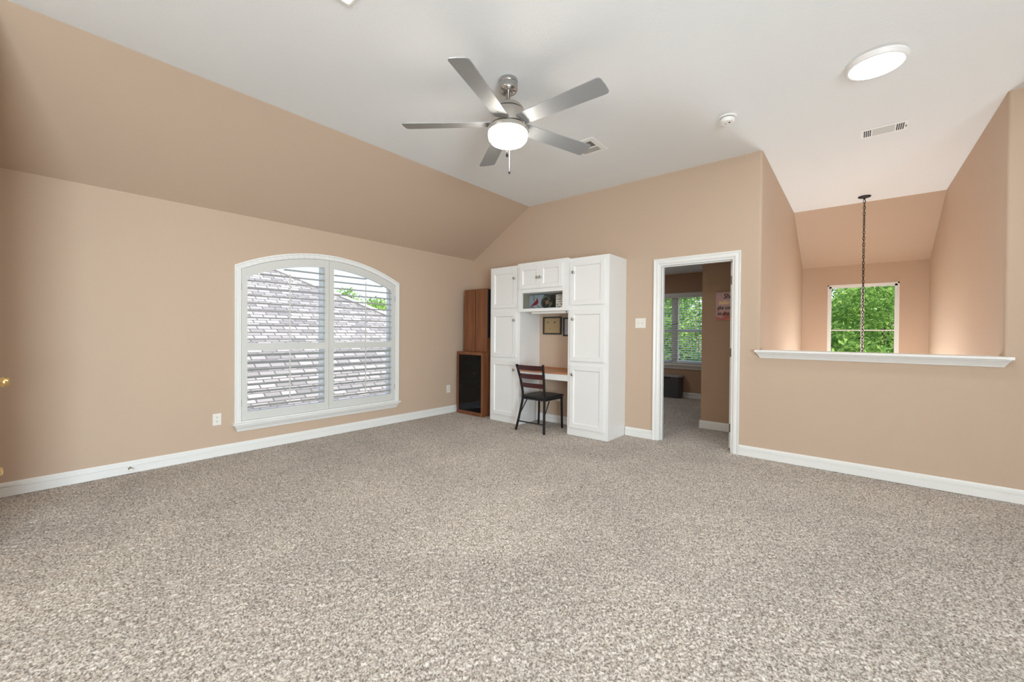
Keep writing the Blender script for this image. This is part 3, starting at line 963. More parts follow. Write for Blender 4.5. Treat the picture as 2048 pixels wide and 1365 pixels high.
# niche ornaments
bird = thing('bird_painting', 'small canvas of a red bird on a branch in the niche', 'painting', (1.475, -0.27, NZ0))
NB = -0.28
sx_ = lambda x: 1.357 + (x - 1.356) * 1.14
def canvasmat():
    m = mat('pale_sky_canvas', (0.42, 0.42, 0.36), 0.8, var=(14, (0.16, 0.25, 0.38)))
    return m
MB().box((1.357, NB, NZ0), (1.595, NB + 0.018, NZ0 + 0.195)).build('canvas', canvasmat(), bird)
RED = mat('cardinal_red', (0.17, 0.008, 0.016), 0.7)
TWIG = mat('dark_twig', (0.03, 0.03, 0.025), 0.8)
yb = NB - 0.0008
bp_ = [(1.372, 1.588), (1.385, 1.597), (1.405, 1.622), (1.440, 1.652), (1.460, 1.668), (1.467, 1.690), (1.472, 1.712), (1.480, 1.690), (1.492, 1.668), (1.492, 1.640), (1.478, 1.622), (1.450, 1.608), (1.415, 1.602), (1.392, 1.592)]
MB().prism([(sx_(x), yb, z) for x, z in bp_], (0, 0.0006, 0)).build('bird', RED, bird)
mb = MB()
for P in ([(1.425, 1.747), (1.427, 1.70), (1.436, 1.66), (1.446, 1.645)], [(1.372, 1.590), (1.42, 1.577), (1.46, 1.560)], [(1.470, 1.612), (1.50, 1.585), (1.535, 1.556)]):
    mb.tube([(sx_(x), yb - 0.0005, z) for x, z in P], 0.0032, 6)
mb.build('branch', TWIG, bird)
def mosaic():
    m = bpy.data.materials.new('dark_mosaic_glaze')
    m.use_nodes = True
    n, l = m.node_tree.nodes, m.node_tree.links
    p = n['Principled BSDF']; p.inputs['Roughness'].default_value = 0.15
    tc = n.new('ShaderNodeTexCoord')
    v = n.new('ShaderNodeTexVoronoi'); v.inputs['Scale'].default_value = 38
    l.new(tc.outputs['Object'], v.inputs['Vector'])
    sp = n.new('ShaderNodeSeparateColor'); l.new(v.outputs['Color'], sp.inputs[0])
    rp = n.new('ShaderNodeValToRGB')
    e = rp.color_ramp.elements
    e[0].position = 0.0; e[0].color = (0.012, 0.018, 0.014, 1)
    e[1].position = 1.0; e[1].color = (0.24, 0.12, 0.07, 1)
    e2 = e.new(0.55); e2.color = (0.03, 0.045, 0.03, 1)
    e3 = e.new(0.8); e3.color = (0.10, 0.12, 0.09, 1)
    rp.color_ramp.interpolation = 'CONSTANT'
    l.new(sp.outputs[0], rp.inputs['Fac'])
    l.new(rp.outputs['Color'], p.inputs['Base Color'])
    return m
pl_ = thing('decorative_plate', 'round dark mosaic plate standing in the niche', 'plate', (1.675, -0.30, NZ0))
tiltM = Matrix.Rotation(PI / 2 - 0.16, 3, 'X')
mb = MB(); mb.lathe([(0, 0.0), (0.040, 0.001), (0.066, 0.005), (0.085, 0.014), (0.087, 0.012), (0.068, 0.001), (0.040, -0.004), (0, -0.005)], (1.675, -0.305, NZ0 + 0.087), 36, tiltM)
mb.build('dish', mosaic(), pl_)
mb = MB(); mb.lathe([(0, 0.0025), (0.026, 0.0028), (0.030, 0.0015), (0.030, 0.0005)], (1.675, -0.305, NZ0 + 0.087), 24, tiltM)
mb.build('medallion', mat('bronze_medallion', (0.20, 0.10, 0.06), 0.4, bump=(90, 0.5, 0.004)), pl_)
mb = MB()
mb.tube([(1.645, -0.280, NZ0 + 0.06), (1.645, -0.260, NZ0 + 0.003), (1.645, -0.323, NZ0 + 0.003), (1.645, -0.327, NZ0 + 0.014), (1.645, -0.323, NZ0 + 0.004), (1.675, -0.305, NZ0 + 0.003), (1.705, -0.323, NZ0 + 0.004), (1.705, -0.327, NZ0 + 0.014), (1.705, -0.323, NZ0 + 0.003), (1.705, -0.260, NZ0 + 0.003), (1.705, -0.280, NZ0 + 0.06)], 0.002, 6)
mb.build('plate_stand', BLACKM, pl_)
sg = thing('word_block', 'white block with grey words at the right end of the niche', 'sign', (1.893, -0.31, NZ0))
MB().box((1.818, -0.315, NZ0), (1.968, -0.295, NZ0 + 0.178)).build('block', PLASTIC, sg)
GREYINK = mat('grey_ink', (0.10, 0.10, 0.12), 0.7)
for s, sz, z in (('ALWAYS', 0.026, 1.703), ('KIND', 0.040, 1.656), ('BE TRUE', 0.040, 1.590), ('HUMBLE', 0.024, 1.562)):
    text(s, sz, wallM(1.826, -0.3155, z), GREYINK, sg, bold=0.0006, width=0.85)
mb = MB()
for z in (1.690, 1.641, 1.632):
    mb.box((1.828, -0.3156, z), (1.955, -0.3150, z + 0.004))
mb.build('rule_lines', GREYINK, sg)

# ------------------------------------------------------------------ wall plates
def outlet(name, P, nrm, label, group=None, plug=False):
    # duplex receptacle on a wall; local x across, local y up, local z out
    t = thing(name, label, 'outlet', P, group=group)
    n = Vector(nrm)
    xax = Vector((0, 0, 1)).cross(n)
    M = Matrix((xax, Vector((0, 0, 1)), n)).transposed().to_4x4()
    M.translation = Vector(P)
    mb = MB(); mb.box((-0.035, -0.0575, 0), (0.035, 0.0575, 0.005), M); mb.build('plate', PLASTIC, t, bevel=0.002)
    for sy in (-0.0195, 0.0195):
        mb = MB()
        mb.prism([tuple(M @ Vector((0.0165 * math.cos(a) , sy + max(-0.0125, min(0.0125, 0.0165 * math.sin(a))), 0.0048))) for a in [2 * PI * i / 20 for i in range(20)]], n * 0.002)
        r = mb.build('receptacle', PLASTIC, t)
        mb = MB()
        mb.box((-0.0075, sy - 0.001, 0.0066), (-0.0045, sy + 0.008, 0.0070), M); mb.box((0.0045, sy - 0.001, 0.0066), (0.0075, sy + 0.007, 0.0070), M); mb.box((-0.0025, sy - 0.009, 0.0066), (0.0025, sy - 0.004, 0.0070), M)
        mb.build('slots', DARKSLOT, r)
    if plug:
        mb = MB(); mb.box((-0.014, -0.032, 0.0068), (0.014, -0.006, 0.035), M); mb.build('plug', PLASTIC, t, bevel=0.004)
    return t
outlet('wall_outlet', (0.0005, -3.504, 0.364), (1, 0, 0), 'white duplex outlet left of the arched window')
outlet('wall_outlet', (0.0005, -0.533, 0.369), (1, 0, 0), 'white duplex outlet right of the arched window by the cherry rack')
outlet('wall_outlet', (1.666, -0.0005, 0.358), (0, -1, 0), 'white outlet on the wall under the desk', plug=True)
sw = thing('light_switch', 'white double switch plate between the cabinet and the doorway', 'switch', (2.816, 0, 1.36))
MB().box((2.753, -0.006, 1.303), (2.879, -0.0004, 1.419)).build('plate', PLASTIC, sw, bevel=0.002)
for x in (2.790, 2.842):
    MB().box((x - 0.005, -0.013, 1.350), (x + 0.005, -0.006, 1.372)).build('toggle', mat('toggle_grey_%d' % int(x * 1000), (0.60, 0.58, 0.52), 0.4), sw, bevel=0.0015)
for x in (2.790, 2.842):
    for z in (1.325, 1.397):
        MB().lathe([(0.0028, 0), (0.0028, 0.001), (0, 0.0012)], (x, -0.006, z), 8, Matrix.Rotation(PI / 2, 3, 'X')).build('screw', SLOTGREY, sw)
ds = thing('door_stop', 'small bronze door stop on the baseboard below the left wall', 'door stop', (0.016, -4.134, 0.045))
MX = Matrix.Rotation(PI / 2, 3, 'Y')
MB().lathe([(0, 0), (0.012, 0), (0.012, 0.004), (0.006, 0.006), (0.006, 0.055), (0, 0.055)], (0.016, -4.134, 0.045), 16, MX).build('stem', HINGE, ds)
MB().lathe([(0, 0.054), (0.011, 0.054), (0.012, 0.060), (0.010, 0.068), (0, 0.070)], (0.016, -4.134, 0.045), 16, MX).build('rubber_tip', PLASTIC, ds)

# ------------------------------------------------------------------ cherry rack and loudspeakers in the corner
rk = thing('media_rack', 'cherry wood media rack with smoked glass door in the corner', 'cabinet', (0.36, -0.23, 0))
RX0, RX1, RY0, RY1, RZ = 0.085, 0.640, -0.430, -0.035, 0.945
mb = MB()
mb.box((RX0, RY0, 0), (RX0 + 0.035, RY1, RZ)); mb.box((RX1 - 0.045, RY0, 0), (RX1, RY1, RZ)); mb.box((RX0 + 0.035, RY0, 0), (RX1 - 0.045, RY1, 0.055)); mb.box((RX0 + 0.035, RY0, RZ - 0.045), (RX1 - 0.045, RY1, RZ))
mb.box((RX0 + 0.035, RY1 - 0.01, 0.055), (RX1 - 0.045, RY1, RZ - 0.045))
mb.build('body', CHERRY, rk, bevel=0.004)
MB().box((RX0 + 0.035, RY1 - 0.016, 0.055), (RX1 - 0.045, RY1 - 0.0105, RZ - 0.045)).build('back_lining', BLKPLAS, rk)
MB().box((RX0 + 0.036, RY0 + 0.004, 0.056), (RX1 - 0.046, RY0 + 0.009, RZ - 0.046)).build('glass_door', SMOKED, rk)
for z in (0.42, 0.52):
    MB().box((RX0 + 0.036, RY0 + 0.03, z), (RX1 - 0.046, RY1 - 0.02, z + 0.014)).build('shelf', BLKPLAS2, rk)
def gear(z0, z1, y, label, knobs):
    t = thing('stereo_component', label, 'stereo', ((RX0 + RX1) / 2, -0.22, z0))
    MB().box((RX0 + 0.055, y, z0), (RX1 - 0.065, RY1 - 0.04, z1)).build('chassis', BLKPLAS2, t, bevel=0.003)
    MB().box((RX0 + 0.050, y - 0.008, z0 + 0.004), (RX1 - 0.060, y, z1)).build('faceplate', BLKPLAS, t)
    MB().box((RX0 + 0.10, y - 0.009, z0 + (z1 - z0) * 0.5), (RX0 + 0.26, y - 0.008, z0 + (z1 - z0) * 0.78)).build('display', BLKPLAS2, t)
    for kx in knobs:
        MB().lathe([(0.012, 0), (0.012, 0.012), (0, 0.013)], (kx, y - 0.008, (z0 + z1) / 2), 14, Matrix.Rotation(PI / 2, 3, 'X')).build('dial', SILVERP if len(knobs) == 1 else BLKPLAS2, t)
gear(0.534, 0.70, -0.36, 'black stereo receiver on the upper shelf behind the rack glass', [0.40])
gear(0.702, 0.80, -0.36, 'black stereo deck stacked on the receiver behind the rack glass', [0.50, 0.55])
gear(0.434, 0.505, -0.36, 'black disc player on the lower shelf behind the rack glass', [0.52, 0.48])
bx = thing('remote_tray', 'dark flat player with a silver strip at the bottom of the rack', 'player', (0.36, -0.22, 0.056))
MB().box((0.20, -0.37, 0.056), (0.585, -0.06, 0.125)).build('case', BLKPLAS2, bx, bevel=0.004)
MB().box((0.44, -0.374, 0.150 - 0.035), (0.585, -0.365, 0.128)).build('silver_strip', SILVERP, bx)
def speaker(x0, x1, y0, label):
    t = thing('loudspeaker', label, 'speaker', ((x0 + x1) / 2, -0.2, RZ), group='loudspeakers on the rack')
    MB().box((x0, y0, RZ), (x1, -0.04, 1.886)).build('cabinet', CHERRY, t, bevel=0.003)
    MB().box((x1, y0 + 0.018, 1.160), (x1 + 0.014, -0.06, 1.872)).build('grille', GRILLE, t, bevel=0.004)
    MB().box((x1 - 0.001, y0 + 0.012, RZ + 0.01), (x1 + 0.001, -0.055, 1.15)).build('front_baffle', CHERRY, t)
speaker(0.150, 0.378, -0.345, 'tall cherry loudspeaker on the rack, the one nearer the window wall')
speaker(0.400, 0.630, -0.350, 'tall cherry loudspeaker on the rack, the one nearer the white cabinet')

# ------------------------------------------------------------------ folding chair
ch = thing('folding_chair', 'black metal folding chair with three mahogany slats facing the desk', 'chair', (1.68, -0.45, 0))
def smooth_path(P, n=6):
    P = [Vector(p) for p in P]
    out = []
    for i in range(len(P) - 1):
        p0, p1, p2, p3 = P[max(i - 1, 0)], P[i], P[i + 1], P[min(i + 2, len(P) - 1)]
        for k in range(n):
            t = k / n
            out.append(0.5 * ((2 * p1) + (-p0 + p2) * t + (2 * p0 - 5 * p1 + 4 * p2 - p3) * t * t + (-p0 + 3 * p1 - 3 * p2 + p3) * t ** 3))
    out.append(P[-1])
    return out
LEFT = [(1.474, -0.690, 0.0), (1.505, -0.655, 0.20), (1.535, -0.630, 0.42), (1.525, -0.655, 0.62), (1.490, -0.705, 0.838)]
RIGHT = [(1.900, -0.672, 0.0), (1.885, -0.650, 0.20), (1.872, -0.632, 0.42), (1.882, -0.655, 0.62), (1.900, -0.705, 0.848)]
for P in (LEFT, RIGHT):
    MB().tube(smooth_path(P), 0.0155, 4, flat=(1.0, 1.0)).build('rear_leg', BLACKM, ch)
for P in ([(1.492, -0.226, 0.0), (1.505, -0.236, 0.22), (1.512, -0.245, 0.415)], [(1.862, -0.214, 0.0), (1.864, -0.228, 0.22), (1.866, -0.240, 0.415)]):
    MB().tube(P, 0.0150, 4).build('front_leg', BLACKM, ch)
def postx(path, z):
    S = smooth_path(path, 20)
    return min(S, key=lambda p: abs(p.z - z))
for z0, z1 in ((0.772, 0.832), (0.664, 0.724), (0.552, 0.608)):
    a, b = postx(LEFT, (z0 + z1) / 2), postx(RIGHT, (z0 + z1) / 2)
    C_ = []
    for i in range(13):
        u = i / 12
        p = a.lerp(b, u)
        C_.append((p.x, p.y - 0.022 * math.sin(PI * u)))
    mb = MB().prism([(x, y - 0.006, z0) for x, y in C_] + [(x, y + 0.006, z0) for x, y in reversed(C_)], (0, 0, z1 - z0), True)
    mb.build('back_slat', MAHOG, ch)
mb = MB()
SP = [(1.520, -0.640), (1.880, -0.640), (1.902, -0.42), (1.895, -0.225), (1.70, -0.205), (1.495, -0.225), (1.490, -0.42)]
mb.prism([(x, y, 0.418) for x, y in SP], (0, 0, 0.030))
mb.build('seat', VINYL, ch, bevel=0.014, seg=3)
mb = MB()
for A, B in (((1.512, -0.60, 0.405), (1.508, -0.235, 0.405)), ((1.874, -0.60, 0.405), (1.872, -0.235, 0.405)), ((1.53, -0.628, 0.407), (1.872, -0.628, 0.407)), ((1.512, -0.24, 0.405), (1.868, -0.24, 0.405))):
    mb.tube([A, B], 0.0145, 4)
mb.build('seat_frame', BLACKM, ch)
for A, B in (((1.525, -0.52, 0.385), (1.502, -0.655, 0.19)), ((1.868, -0.52, 0.385), (1.884, -0.655, 0.19))):
    MB().tube([A, B], 0.007, 8).build('folding_brace', BLACKM, ch)
MB().tube([(1.49, -0.672, 0.115), (1.892, -0.660, 0.115)], 0.008, 8).build('stretcher', BLACKM, ch)

# ------------------------------------------------------------------ ceiling fan
FX, FY = 2.825, -2.457
fan = thing('ceiling_fan', 'brushed nickel ceiling fan with five grey blades and lit globe', 'ceiling fan', (FX, FY, ZC))
MB().lathe([(0, ZC), (0.066, ZC), (0.070, ZC - 0.012), (0.070, ZC - 0.024), (0.067, ZC - 0.030), (0.069, ZC - 0.036), (0.069, ZC - 0.070), (0.062, ZC - 0.086), (0.048, ZC - 0.096), (0.026, ZC - 0.100), (0, ZC - 0.100)], (FX, FY, 0), 40).build('canopy', CHROME, fan)
MB().lathe([(0.014, ZC - 0.095), (0.014, 2.925), (0.022, 2.915), (0.030, 2.895)], (FX, FY, 0), 20).build('downrod', NICKEL, fan)
MB().lathe([(0, 2.905), (0.030, 2.903), (0.060, 2.893), (0.098, 2.872), (0.110, 2.858), (0.112, 2.846), (0.104, 2.840), (0.104, 2.834), (0.124, 2.828), (0.132, 2.812), (0.134, 2.760), (0.134, 2.728), (0.128, 2.722), (0, 2.722)], (FX, FY, 0), 48).build('motor_housing', NICKEL, fan)
MB().lathe([(0.120, 2.722), (0.136, 2.720), (0.146, 2.712), (0.148, 2.700), (0.148, 2.684), (0.143, 2.680), (0.120, 2.680)], (FX, FY, 0), 48).build('light_ring', NICKEL, fan)
MB().lathe([(0.120, 2.684), (0.142, 2.682), (0.143, 2.660), (0.138, 2.636), (0.122, 2.616), (0.090, 2.604), (0.045, 2.599), (0, 2.598)], (FX, FY, 0), 48).build('light_globe', GLASSLAMP, fan)
MB().lathe([(0.108, 2.846), (0.1075, 2.834)], (FX, FY, 0), 48).build('gap_ring', BLACKM, fan)
MB().lathe([(0.1352, 2.7225), (0.1352, 2.7185)], (FX, FY, 0), 48).build('gap_ring', BLACKM, fan)
def blade(ang):
    M = Matrix.Translation((FX, FY, 2.747)) @ Matrix.Rotation(math.radians(ang), 4, 'Z') @ Matrix.Rotation(math.radians(-12), 4, 'X')
    P = [(0.10, -0.055), (0.16, -0.058), (0.70, -0.070)]
    tip = [(0.742, -0.071), (0.756, -0.066), (0.764, -0.052), (0.768, 0.0), (0.766, 0.052), (0.758, 0.066), (0.744, 0.071)]
    P = P + tip + [(0.70, 0.070), (0.16, 0.058), (0.10, 0.055)]
    b = MB().prism([tuple(M @ Vector((x, y, -0.003))) for x, y in P], (M.to_3x3() @ Vector((0, 0, 0.006)))).build('blade', BLADE, fan)
    for x, y in ((0.16, -0.025), (0.16, 0.025), (0.185, 0.0)):
        mb = MB().lathe([(0, -0.0056), (0.005, -0.0055), (0.005, -0.003)], (x, y, 0), 8)
        mb.v = [tuple(M @ Vector(p)) for p in mb.v]
        mb.build('screw', NICKEL, b)
for k in range(5):
    blade(1.0 + 72 * k)
def chain_pull(x, y, z0, z1, label=None):
    mb = MB()
    mb.tube([(x, y, z0), (x, y, z1)], 0.0016, 6)
    p = mb.build('pull_chain', SILVERP, fan)
    MB().lathe([(0, z1 + 0.004), (0.004, z1), (0.0085, z1 - 0.022), (0.009, z1 - 0.030), (0.005, z1 - 0.038), (0, z1 - 0.040)], (x, y, 0), 14).build('fob', BLACKM, p)
chain_pull(FX + 0.65 * 0.150 - 0.006, FY - 0.76 * 0.150, 2.70, 2.485)
chain_pull(FX - 0.62 * 0.150 + 0.012, FY + 0.76 * 0.150, 2.69, 2.480)

# ------------------------------------------------------------------ LED disc, smoke detector, registers
def disc_light(x, y, label):
    t = thing('disc_light', label, 'ceiling light', (x, y, ZC), group='LED disc lights on the ceiling')
    MB().lathe([(0.135, ZC), (0.163, ZC), (0.165, ZC - 0.008), (0.163, ZC - 0.016), (0.158, ZC - 0.020), (0.156, ZC - 0.030), (0.150, ZC - 0.034), (0.143, ZC - 0.034), (0.141, ZC - 0.026)], (x, y, 0), 56).build('rim', WHITEP, t)
    MB().lathe([(0.141, ZC - 0.026), (0.10, ZC - 0.032), (0.05, ZC - 0.035), (0, ZC - 0.036)], (x, y, 0), 56).build('diffuser', LEDDIFF, t)
    return t
d0 = disc_light(4.86, -1.05, 'round lit LED disc light on the ceiling near the stairwell')
bedroom_fill = dup(d0, (1.1, 1.9, 2.42), 'added unseen LED disc light brightening the room beyond the doorway')  # extra lamp added out of sight to brighten the bedroom
sd = thing('smoke_detector', 'round white smoke detector on the ceiling', 'smoke detector', (3.925, -0.90, ZC))
MB().lathe([(0, ZC), (0.070, ZC), (0.072, ZC - 0.005), (0.068, ZC - 0.011), (0.056, ZC - 0.012)], (3.925, -0.90, 0), 36).build('base_plate', WHITEP, sd)
MB().lathe([(0.050, ZC - 0.012), (0.050, ZC - 0.016)], (3.925, -0.90, 0), 36).build('gap_ring', DARKSLOT, sd)
MB().lathe([(0.055, ZC - 0.015), (0.056, ZC - 0.022), (0.054, ZC - 0.040), (0.048, ZC - 0.048), (0, ZC - 0.050)], (3.925, -0.90, 0), 36).build('body', WHITEP, sd)
for dx, dy, r, m in ((0.018, -0.004, 0.008, DARKSLOT), (-0.012, 0.006, 0.007, SLOTGREY)):
    MB().lathe([(0, ZC - 0.0515), (r, ZC - 0.0515), (r, ZC - 0.0495)], (3.925 + dx, -0.90 + dy, 0), 16).build('sensor', m, sd)

def register(cx, cy, lx, ly, label, nbank, bank, mid):
    t = thing('ceiling_register', label, 'air vent', (cx, cy, ZC))
    mb = MB()
    z1 = ZC - 0.006
    MB().box((cx - lx / 2, cy - ly / 2, z1), (cx + lx / 2, cy + ly / 2, ZC - 0.0005)).build('plate', WHITEP, t, bevel=0.002)
    for sgn in (-1, 1):
        mb = MB()
        for i in range(nbank):
            x = cx + sgn * (mid + i * bank)
            mb.box((x - bank * 0.32, cy - ly * 0.36, z1 - 0.0006), (x + bank * 0.32, cy + ly * 0.36, z1 + 0.001))
        mb.build('louver_bank', DARKSLOT, t)
    MB().box((cx - mid + bank, cy - ly * 0.38, z1 - 0.0008), (cx + mid - bank, cy + ly * 0.38, z1 + 0.001)).build('centre_louvers', SILVERP, t)
    MB().lathe([(0.006, z1 - 0.012), (0.006, z1)], (cx + lx * 0.455, cy, 0), 10).build('damper_lever', SLOTGREY, t)
    return t
register(4.945, 0.195, 0.32, 0.20, 'white air vent on the ceiling before the stairwell', 4, 0.0135, 0.088)
def vent_y():
    cx, cy, lx, ly = 2.74, -1.150, 0.27, 0.32
    t = thing('ceiling_register', 'white air vent on the ceiling behind a fan blade tip', 'air vent', (cx, cy, ZC))
    z1 = ZC - 0.006
    MB().box((cx - lx / 2, cy - ly / 2, z1), (cx + lx / 2, cy + ly / 2, ZC - 0.0005)).build('plate', WHITEP, t, bevel=0.002)
    mb = MB()
    for i in range(9):
        y = cy - 0.10 + 0.012 * i
        mb.box((cx - 0.015, y - 0.0042, z1 - 0.0006), (cx + 0.085, y + 0.0042, z1 + 0.001))
    mb.build('louver_bank', DARKSLOT, t)
    mb = MB()
    for i in range(7):
        y = cy + 0.035 + 0.012 * i
        mb.box((cx - 0.10, y - 0.0042, z1 - 0.0006), (cx + 0.085, y + 0.0042, z1 + 0.001))
    mb.box((cx - 0.11, cy - 0.12, z1 - 0.0006), (cx - 0.05, cy, z1 + 0.001))
    mb.build('centre_louvers', SLOTGREY, t)
vent_y()
lp = thing('ceiling_lamp', 'corner of a lit white ceiling panel at the top edge of the photo', 'ceiling light', (2.79, -3.755, ZC))
Mz = Matrix.Translation((2.792, -3.752, 0))
MB().box((-0.21, -0.21, ZC - 0.014), (0.21, 0.21, ZC - 0.0005), Mz).build('frame', PLASTIC, lp)
MB().box((-0.195, -0.195, ZC - 0.0155), (0.195, 0.195, ZC - 0.0138), Mz).build('diffuser', PANELDIFF, lp)

# ------------------------------------------------------------------ stairwell chandelier (only canopy and chain show above the ledge)
PX, PY = 4.846, 2.395
cl = thing('chandelier', 'dark bronze chandelier chain hanging from the stairwell ceiling', 'chandelier', (PX, PY, ZC))
MB().lathe([(0, ZC), (0.066, ZC), (0.068, ZC - 0.006), (0.062, ZC - 0.014), (0.035, ZC - 0.022), (0.012, ZC - 0.030), (0.008, ZC - 0.045), (0, ZC - 0.046)], (PX, PY, 0), 32).build('canopy', BRONZE, cl)
mb = MB()
z = ZC - 0.045
k = 0
rng = random.Random(4)
while z > 0.42:
    a = (k % 2) * PI / 2 + 0.5 + rng.uniform(-0.2, 0.2)
    ca, sa = math.cos(a), math.sin(a)
    ring = []
    for i in range(13):
        th = 2 * PI * i / 12
        u, v = 0.0125 * math.cos(th), 0.025 * math.sin(th)
        ring.append((PX + u * ca, PY + u * sa, z - 0.022 + v))
    mb.tube(ring, 0.0033, 6, caps=False)
    z -= 0.0405; k += 1
mb.tube([(PX + 0.006, PY, ZC - 0.04), (PX - 0.005, PY + 0.004, 2.4), (PX + 0.005, PY, 1.6), (PX, PY, 0.42)], 0.0022, 6)
mb.build('chain', BRONZE, cl)
MB().lathe([(0, 0.42), (0.012, 0.41), (0.02, 0.36), (0.045, 0.30), (0.03, 0.22), (0.015, 0.10), (0.04, 0.02), (0.02, -0.06), (0, -0.08)], (PX, PY, 0), 24).build('stem', BRONZE, cl)
for i in range(6):
    a = 2 * PI * i / 6
    ex, ey = PX + 0.30 * math.cos(a), PY + 0.30 * math.sin(a)
    arm = MB().tube(smooth_path([(PX, PY, 0.05), (PX + 0.15 * math.cos(a), PY + 0.15 * math.sin(a), -0.03), (PX + 0.27 * math.cos(a), PY + 0.27 * math.sin(a), 0.02), (ex, ey, 0.12)]), 0.008, 8).build('arm', BRONZE, cl)
    MB().lathe([(0, 0.12), (0.03, 0.12), (0.012, 0.13), (0.012, 0.19), (0, 0.19)], (ex, ey, 0), 16).build('candle_cup', BRONZE, arm)
    MB().lathe([(0, 0.19), (0.014, 0.20), (0.024, 0.235), (0.020, 0.265), (0, 0.285)], (ex, ey, 0), 16).build('bulb', BULB, arm)

# ------------------------------------------------------------------ outside
struct('ground', MB().box((-60, -60, -3.2), (60, 60, -3.0)), SOIL, 'lawn outside around the house', 'ground')
nr = thing('neighbour_roof', 'sunlit grey shingle hip roof outside the arched window', 'roof', (-5.5, -1, 0))
def roofpt(x, y): return (x, y, -0.6 + 0.6 * (-x - 2.0))
mb = MB()
RP = [roofpt(-1.7, -12), roofpt(-1.7, 6.7), roofpt(-8.75, -0.95), roofpt(-8.75, -12)]
mb.quad(RP)
rs = mb.build('front_slope', SHINGLE, nr)
uv = rs.data.uv_layers.new(name='UVMap')
for li, lp_ in enumerate(rs.data.loops):
    v = rs.data.vertices[lp_.vertex_index].co + ROOT[nr.name]
    uv.data[li].uv = (v.y, (-v.x) * math.sqrt(1 + 0.36))
mb = MB()
mb.quad([roofpt(-1.7, 6.7), roofpt(-8.75, -0.95), (-15.8, 6.7, roofpt(-1.7, 0)[2])])
hs = mb.build('hip_slope', SHINGLE, nr)
uv = hs.data.uv_layers.new(name='UVMap')
for li, lp_ in enumerate(hs.data.loops):
    v = hs.data.vertices[lp_.vertex_index].co + ROOT[nr.name]
    uv.data[li].uv = (v.x, v.y * 1.17)
mb = MB(); mb.quad([roofpt(-8.75, -12), roofpt(-8.75, -0.95), (-15.8, 6.7, roofpt(-1.7, 0)[2]), (-15.8, -12, roofpt(-1.7, 0)[2])])
mb.build('back_slope', SHINGLE, nr).data.uv_layers.new(name='UVMap')
MB().tube([Vector(roofpt(-1.72, 6.68)) + Vector((0, 0, 0.03)), Vector(roofpt(-8.75, -0.95)) + Vector((0, 0, 0.03))], 0.07, 6).build('ridge_cap', mat('ridge_shingle', (0.50, 0.47, 0.44), 0.9, bump=(8, 0.5, 0.02)), nr)
MB().tube([Vector(roofpt(-8.75, -0.95)) + Vector((0, 0, 0.03)), Vector(roofpt(-8.75, -12)) + Vector((0, 0, 0.03))], 0.07, 6).build('ridge_cap', MATS['ridge_shingle'], nr)
MB().box((-15.4, -11.6, -3.0), (-2.2, 6.2, -0.9)).build('house_wall', SIDING, nr)

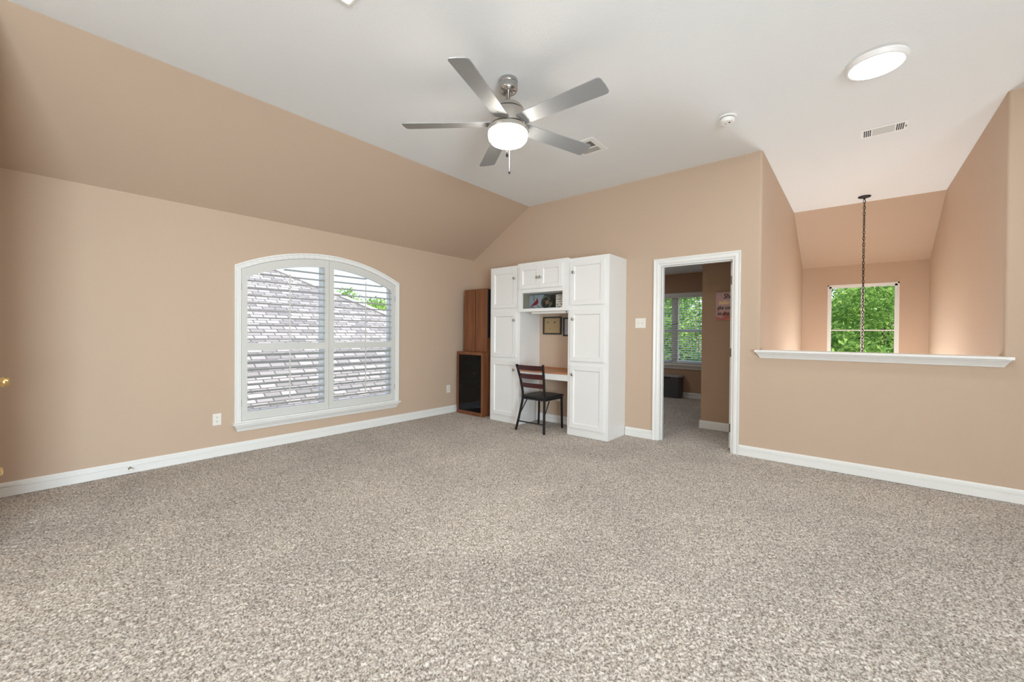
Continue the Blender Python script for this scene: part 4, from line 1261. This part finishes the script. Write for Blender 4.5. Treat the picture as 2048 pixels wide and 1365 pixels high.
def tree(loc, rad, hgt, n, m, label, seed, leaf=0.13, group=None):
    rng = np.random.default_rng(seed)
    t = thing('tree', label, 'tree', (loc[0], loc[1], -3.0), group=group)
    # clustered crown
    nb = 46
    u = rng.normal(size=(nb, 3)); u /= np.linalg.norm(u, axis=1)[:, None]
    cen = u * (rng.random((nb, 1)) ** 0.45) * np.array([rad, rad, hgt / 2])
    cen[:, 2] += loc[2]
    which = rng.integers(0, nb, n)
    d = rng.normal(size=(n, 3)); d /= np.linalg.norm(d, axis=1)[:, None]
    P = cen[which] + d * (rng.random((n, 1)) ** 0.5) * np.array([0.34, 0.34, 0.26]) * rad * 0.85
    P += np.array([loc[0], loc[1], 0]) - np.array([loc[0], loc[1], -3.0])
    nrm = rng.normal(size=(n, 3)); nrm[:, 2] += 0.6; nrm /= np.linalg.norm(nrm, axis=1)[:, None]
    a = np.cross(nrm, rng.normal(size=(n, 3))); a /= np.linalg.norm(a, axis=1)[:, None]
    b = np.cross(nrm, a)
    L = leaf * (0.6 + 0.8 * rng.random((n, 1)))
    V = np.stack([P - a * L * 0.5, P + b * L * 0.22 + nrm * L * 0.06, P + a * L * 0.5, P - b * L * 0.22 + nrm * L * 0.06], 1).reshape(-1, 3)
    me = bpy.data.meshes.new('foliage')
    me.vertices.add(len(V)); me.vertices.foreach_set('co', V.astype(np.float32).ravel())
    me.loops.add(len(V)); me.loops.foreach_set('vertex_index', np.arange(len(V), dtype=np.int32))
    me.polygons.add(n); me.polygons.foreach_set('loop_start', np.arange(0, 4 * n, 4, dtype=np.int32)); me.polygons.foreach_set('loop_total', np.full(n, 4, dtype=np.int32))
    me.update(calc_edges=True)
    me.materials.append(m)
    o = bpy.data.objects.new('foliage', me); COL.objects.link(o); o.parent = t; ROOT[o.name] = ROOT[t.name]
    mb = MB()
    mb.tube([(loc[0], loc[1], -3.0), (loc[0] + 0.1, loc[1], -1.0), (loc[0], loc[1] + 0.1, loc[2])], [0.18, 0.14, 0.05], 10)
    for c in cen[:14]:
        mb.tube([(loc[0] + 0.05, loc[1], loc[2] - hgt * 0.38), (loc[0] + c[0] * 0.5, loc[1] + c[1] * 0.5, (loc[2] - hgt * 0.3) * 0.5 + c[2] * 0.5 + 0.1), (loc[0] + c[0], loc[1] + c[1], c[2])], [0.06, 0.04, 0.012], 6)
    mb.build('trunk', BARK, t)
    return t
tree((5.0, 9.0, 1.0), 2.0, 4.8, 16000, LEAF, 'light green leafy tree close outside the stairwell window', 1)
tree((5.0, 15.6, 1.4), 3.0, 7.0, 12000, LEAFD, 'deep green tree standing behind the light one at the stairwell window', 3, 0.2)
tree((-0.2, 8.1, 1.4), 1.85, 5.0, 11000, LEAF, 'light green tree seen through the blind beyond the doorway', 4)
tree((-2.9, 14.8, 1.6), 3.0, 7.5, 11000, LEAFD, 'deep green tree behind the light one at the bedroom blind', 5, 0.2)
tree((-15.5, 6.4, 1.35), 2.4, 3.9, 15000, LEAF, 'bright green tree beyond the neighbouring roof at right', 6, 0.16)
tree((-22.8, 6.4, 1.9), 2.6, 3.8, 7000, LEAFD, 'distant dark tree peeping over the neighbouring roof', 8, 0.2)
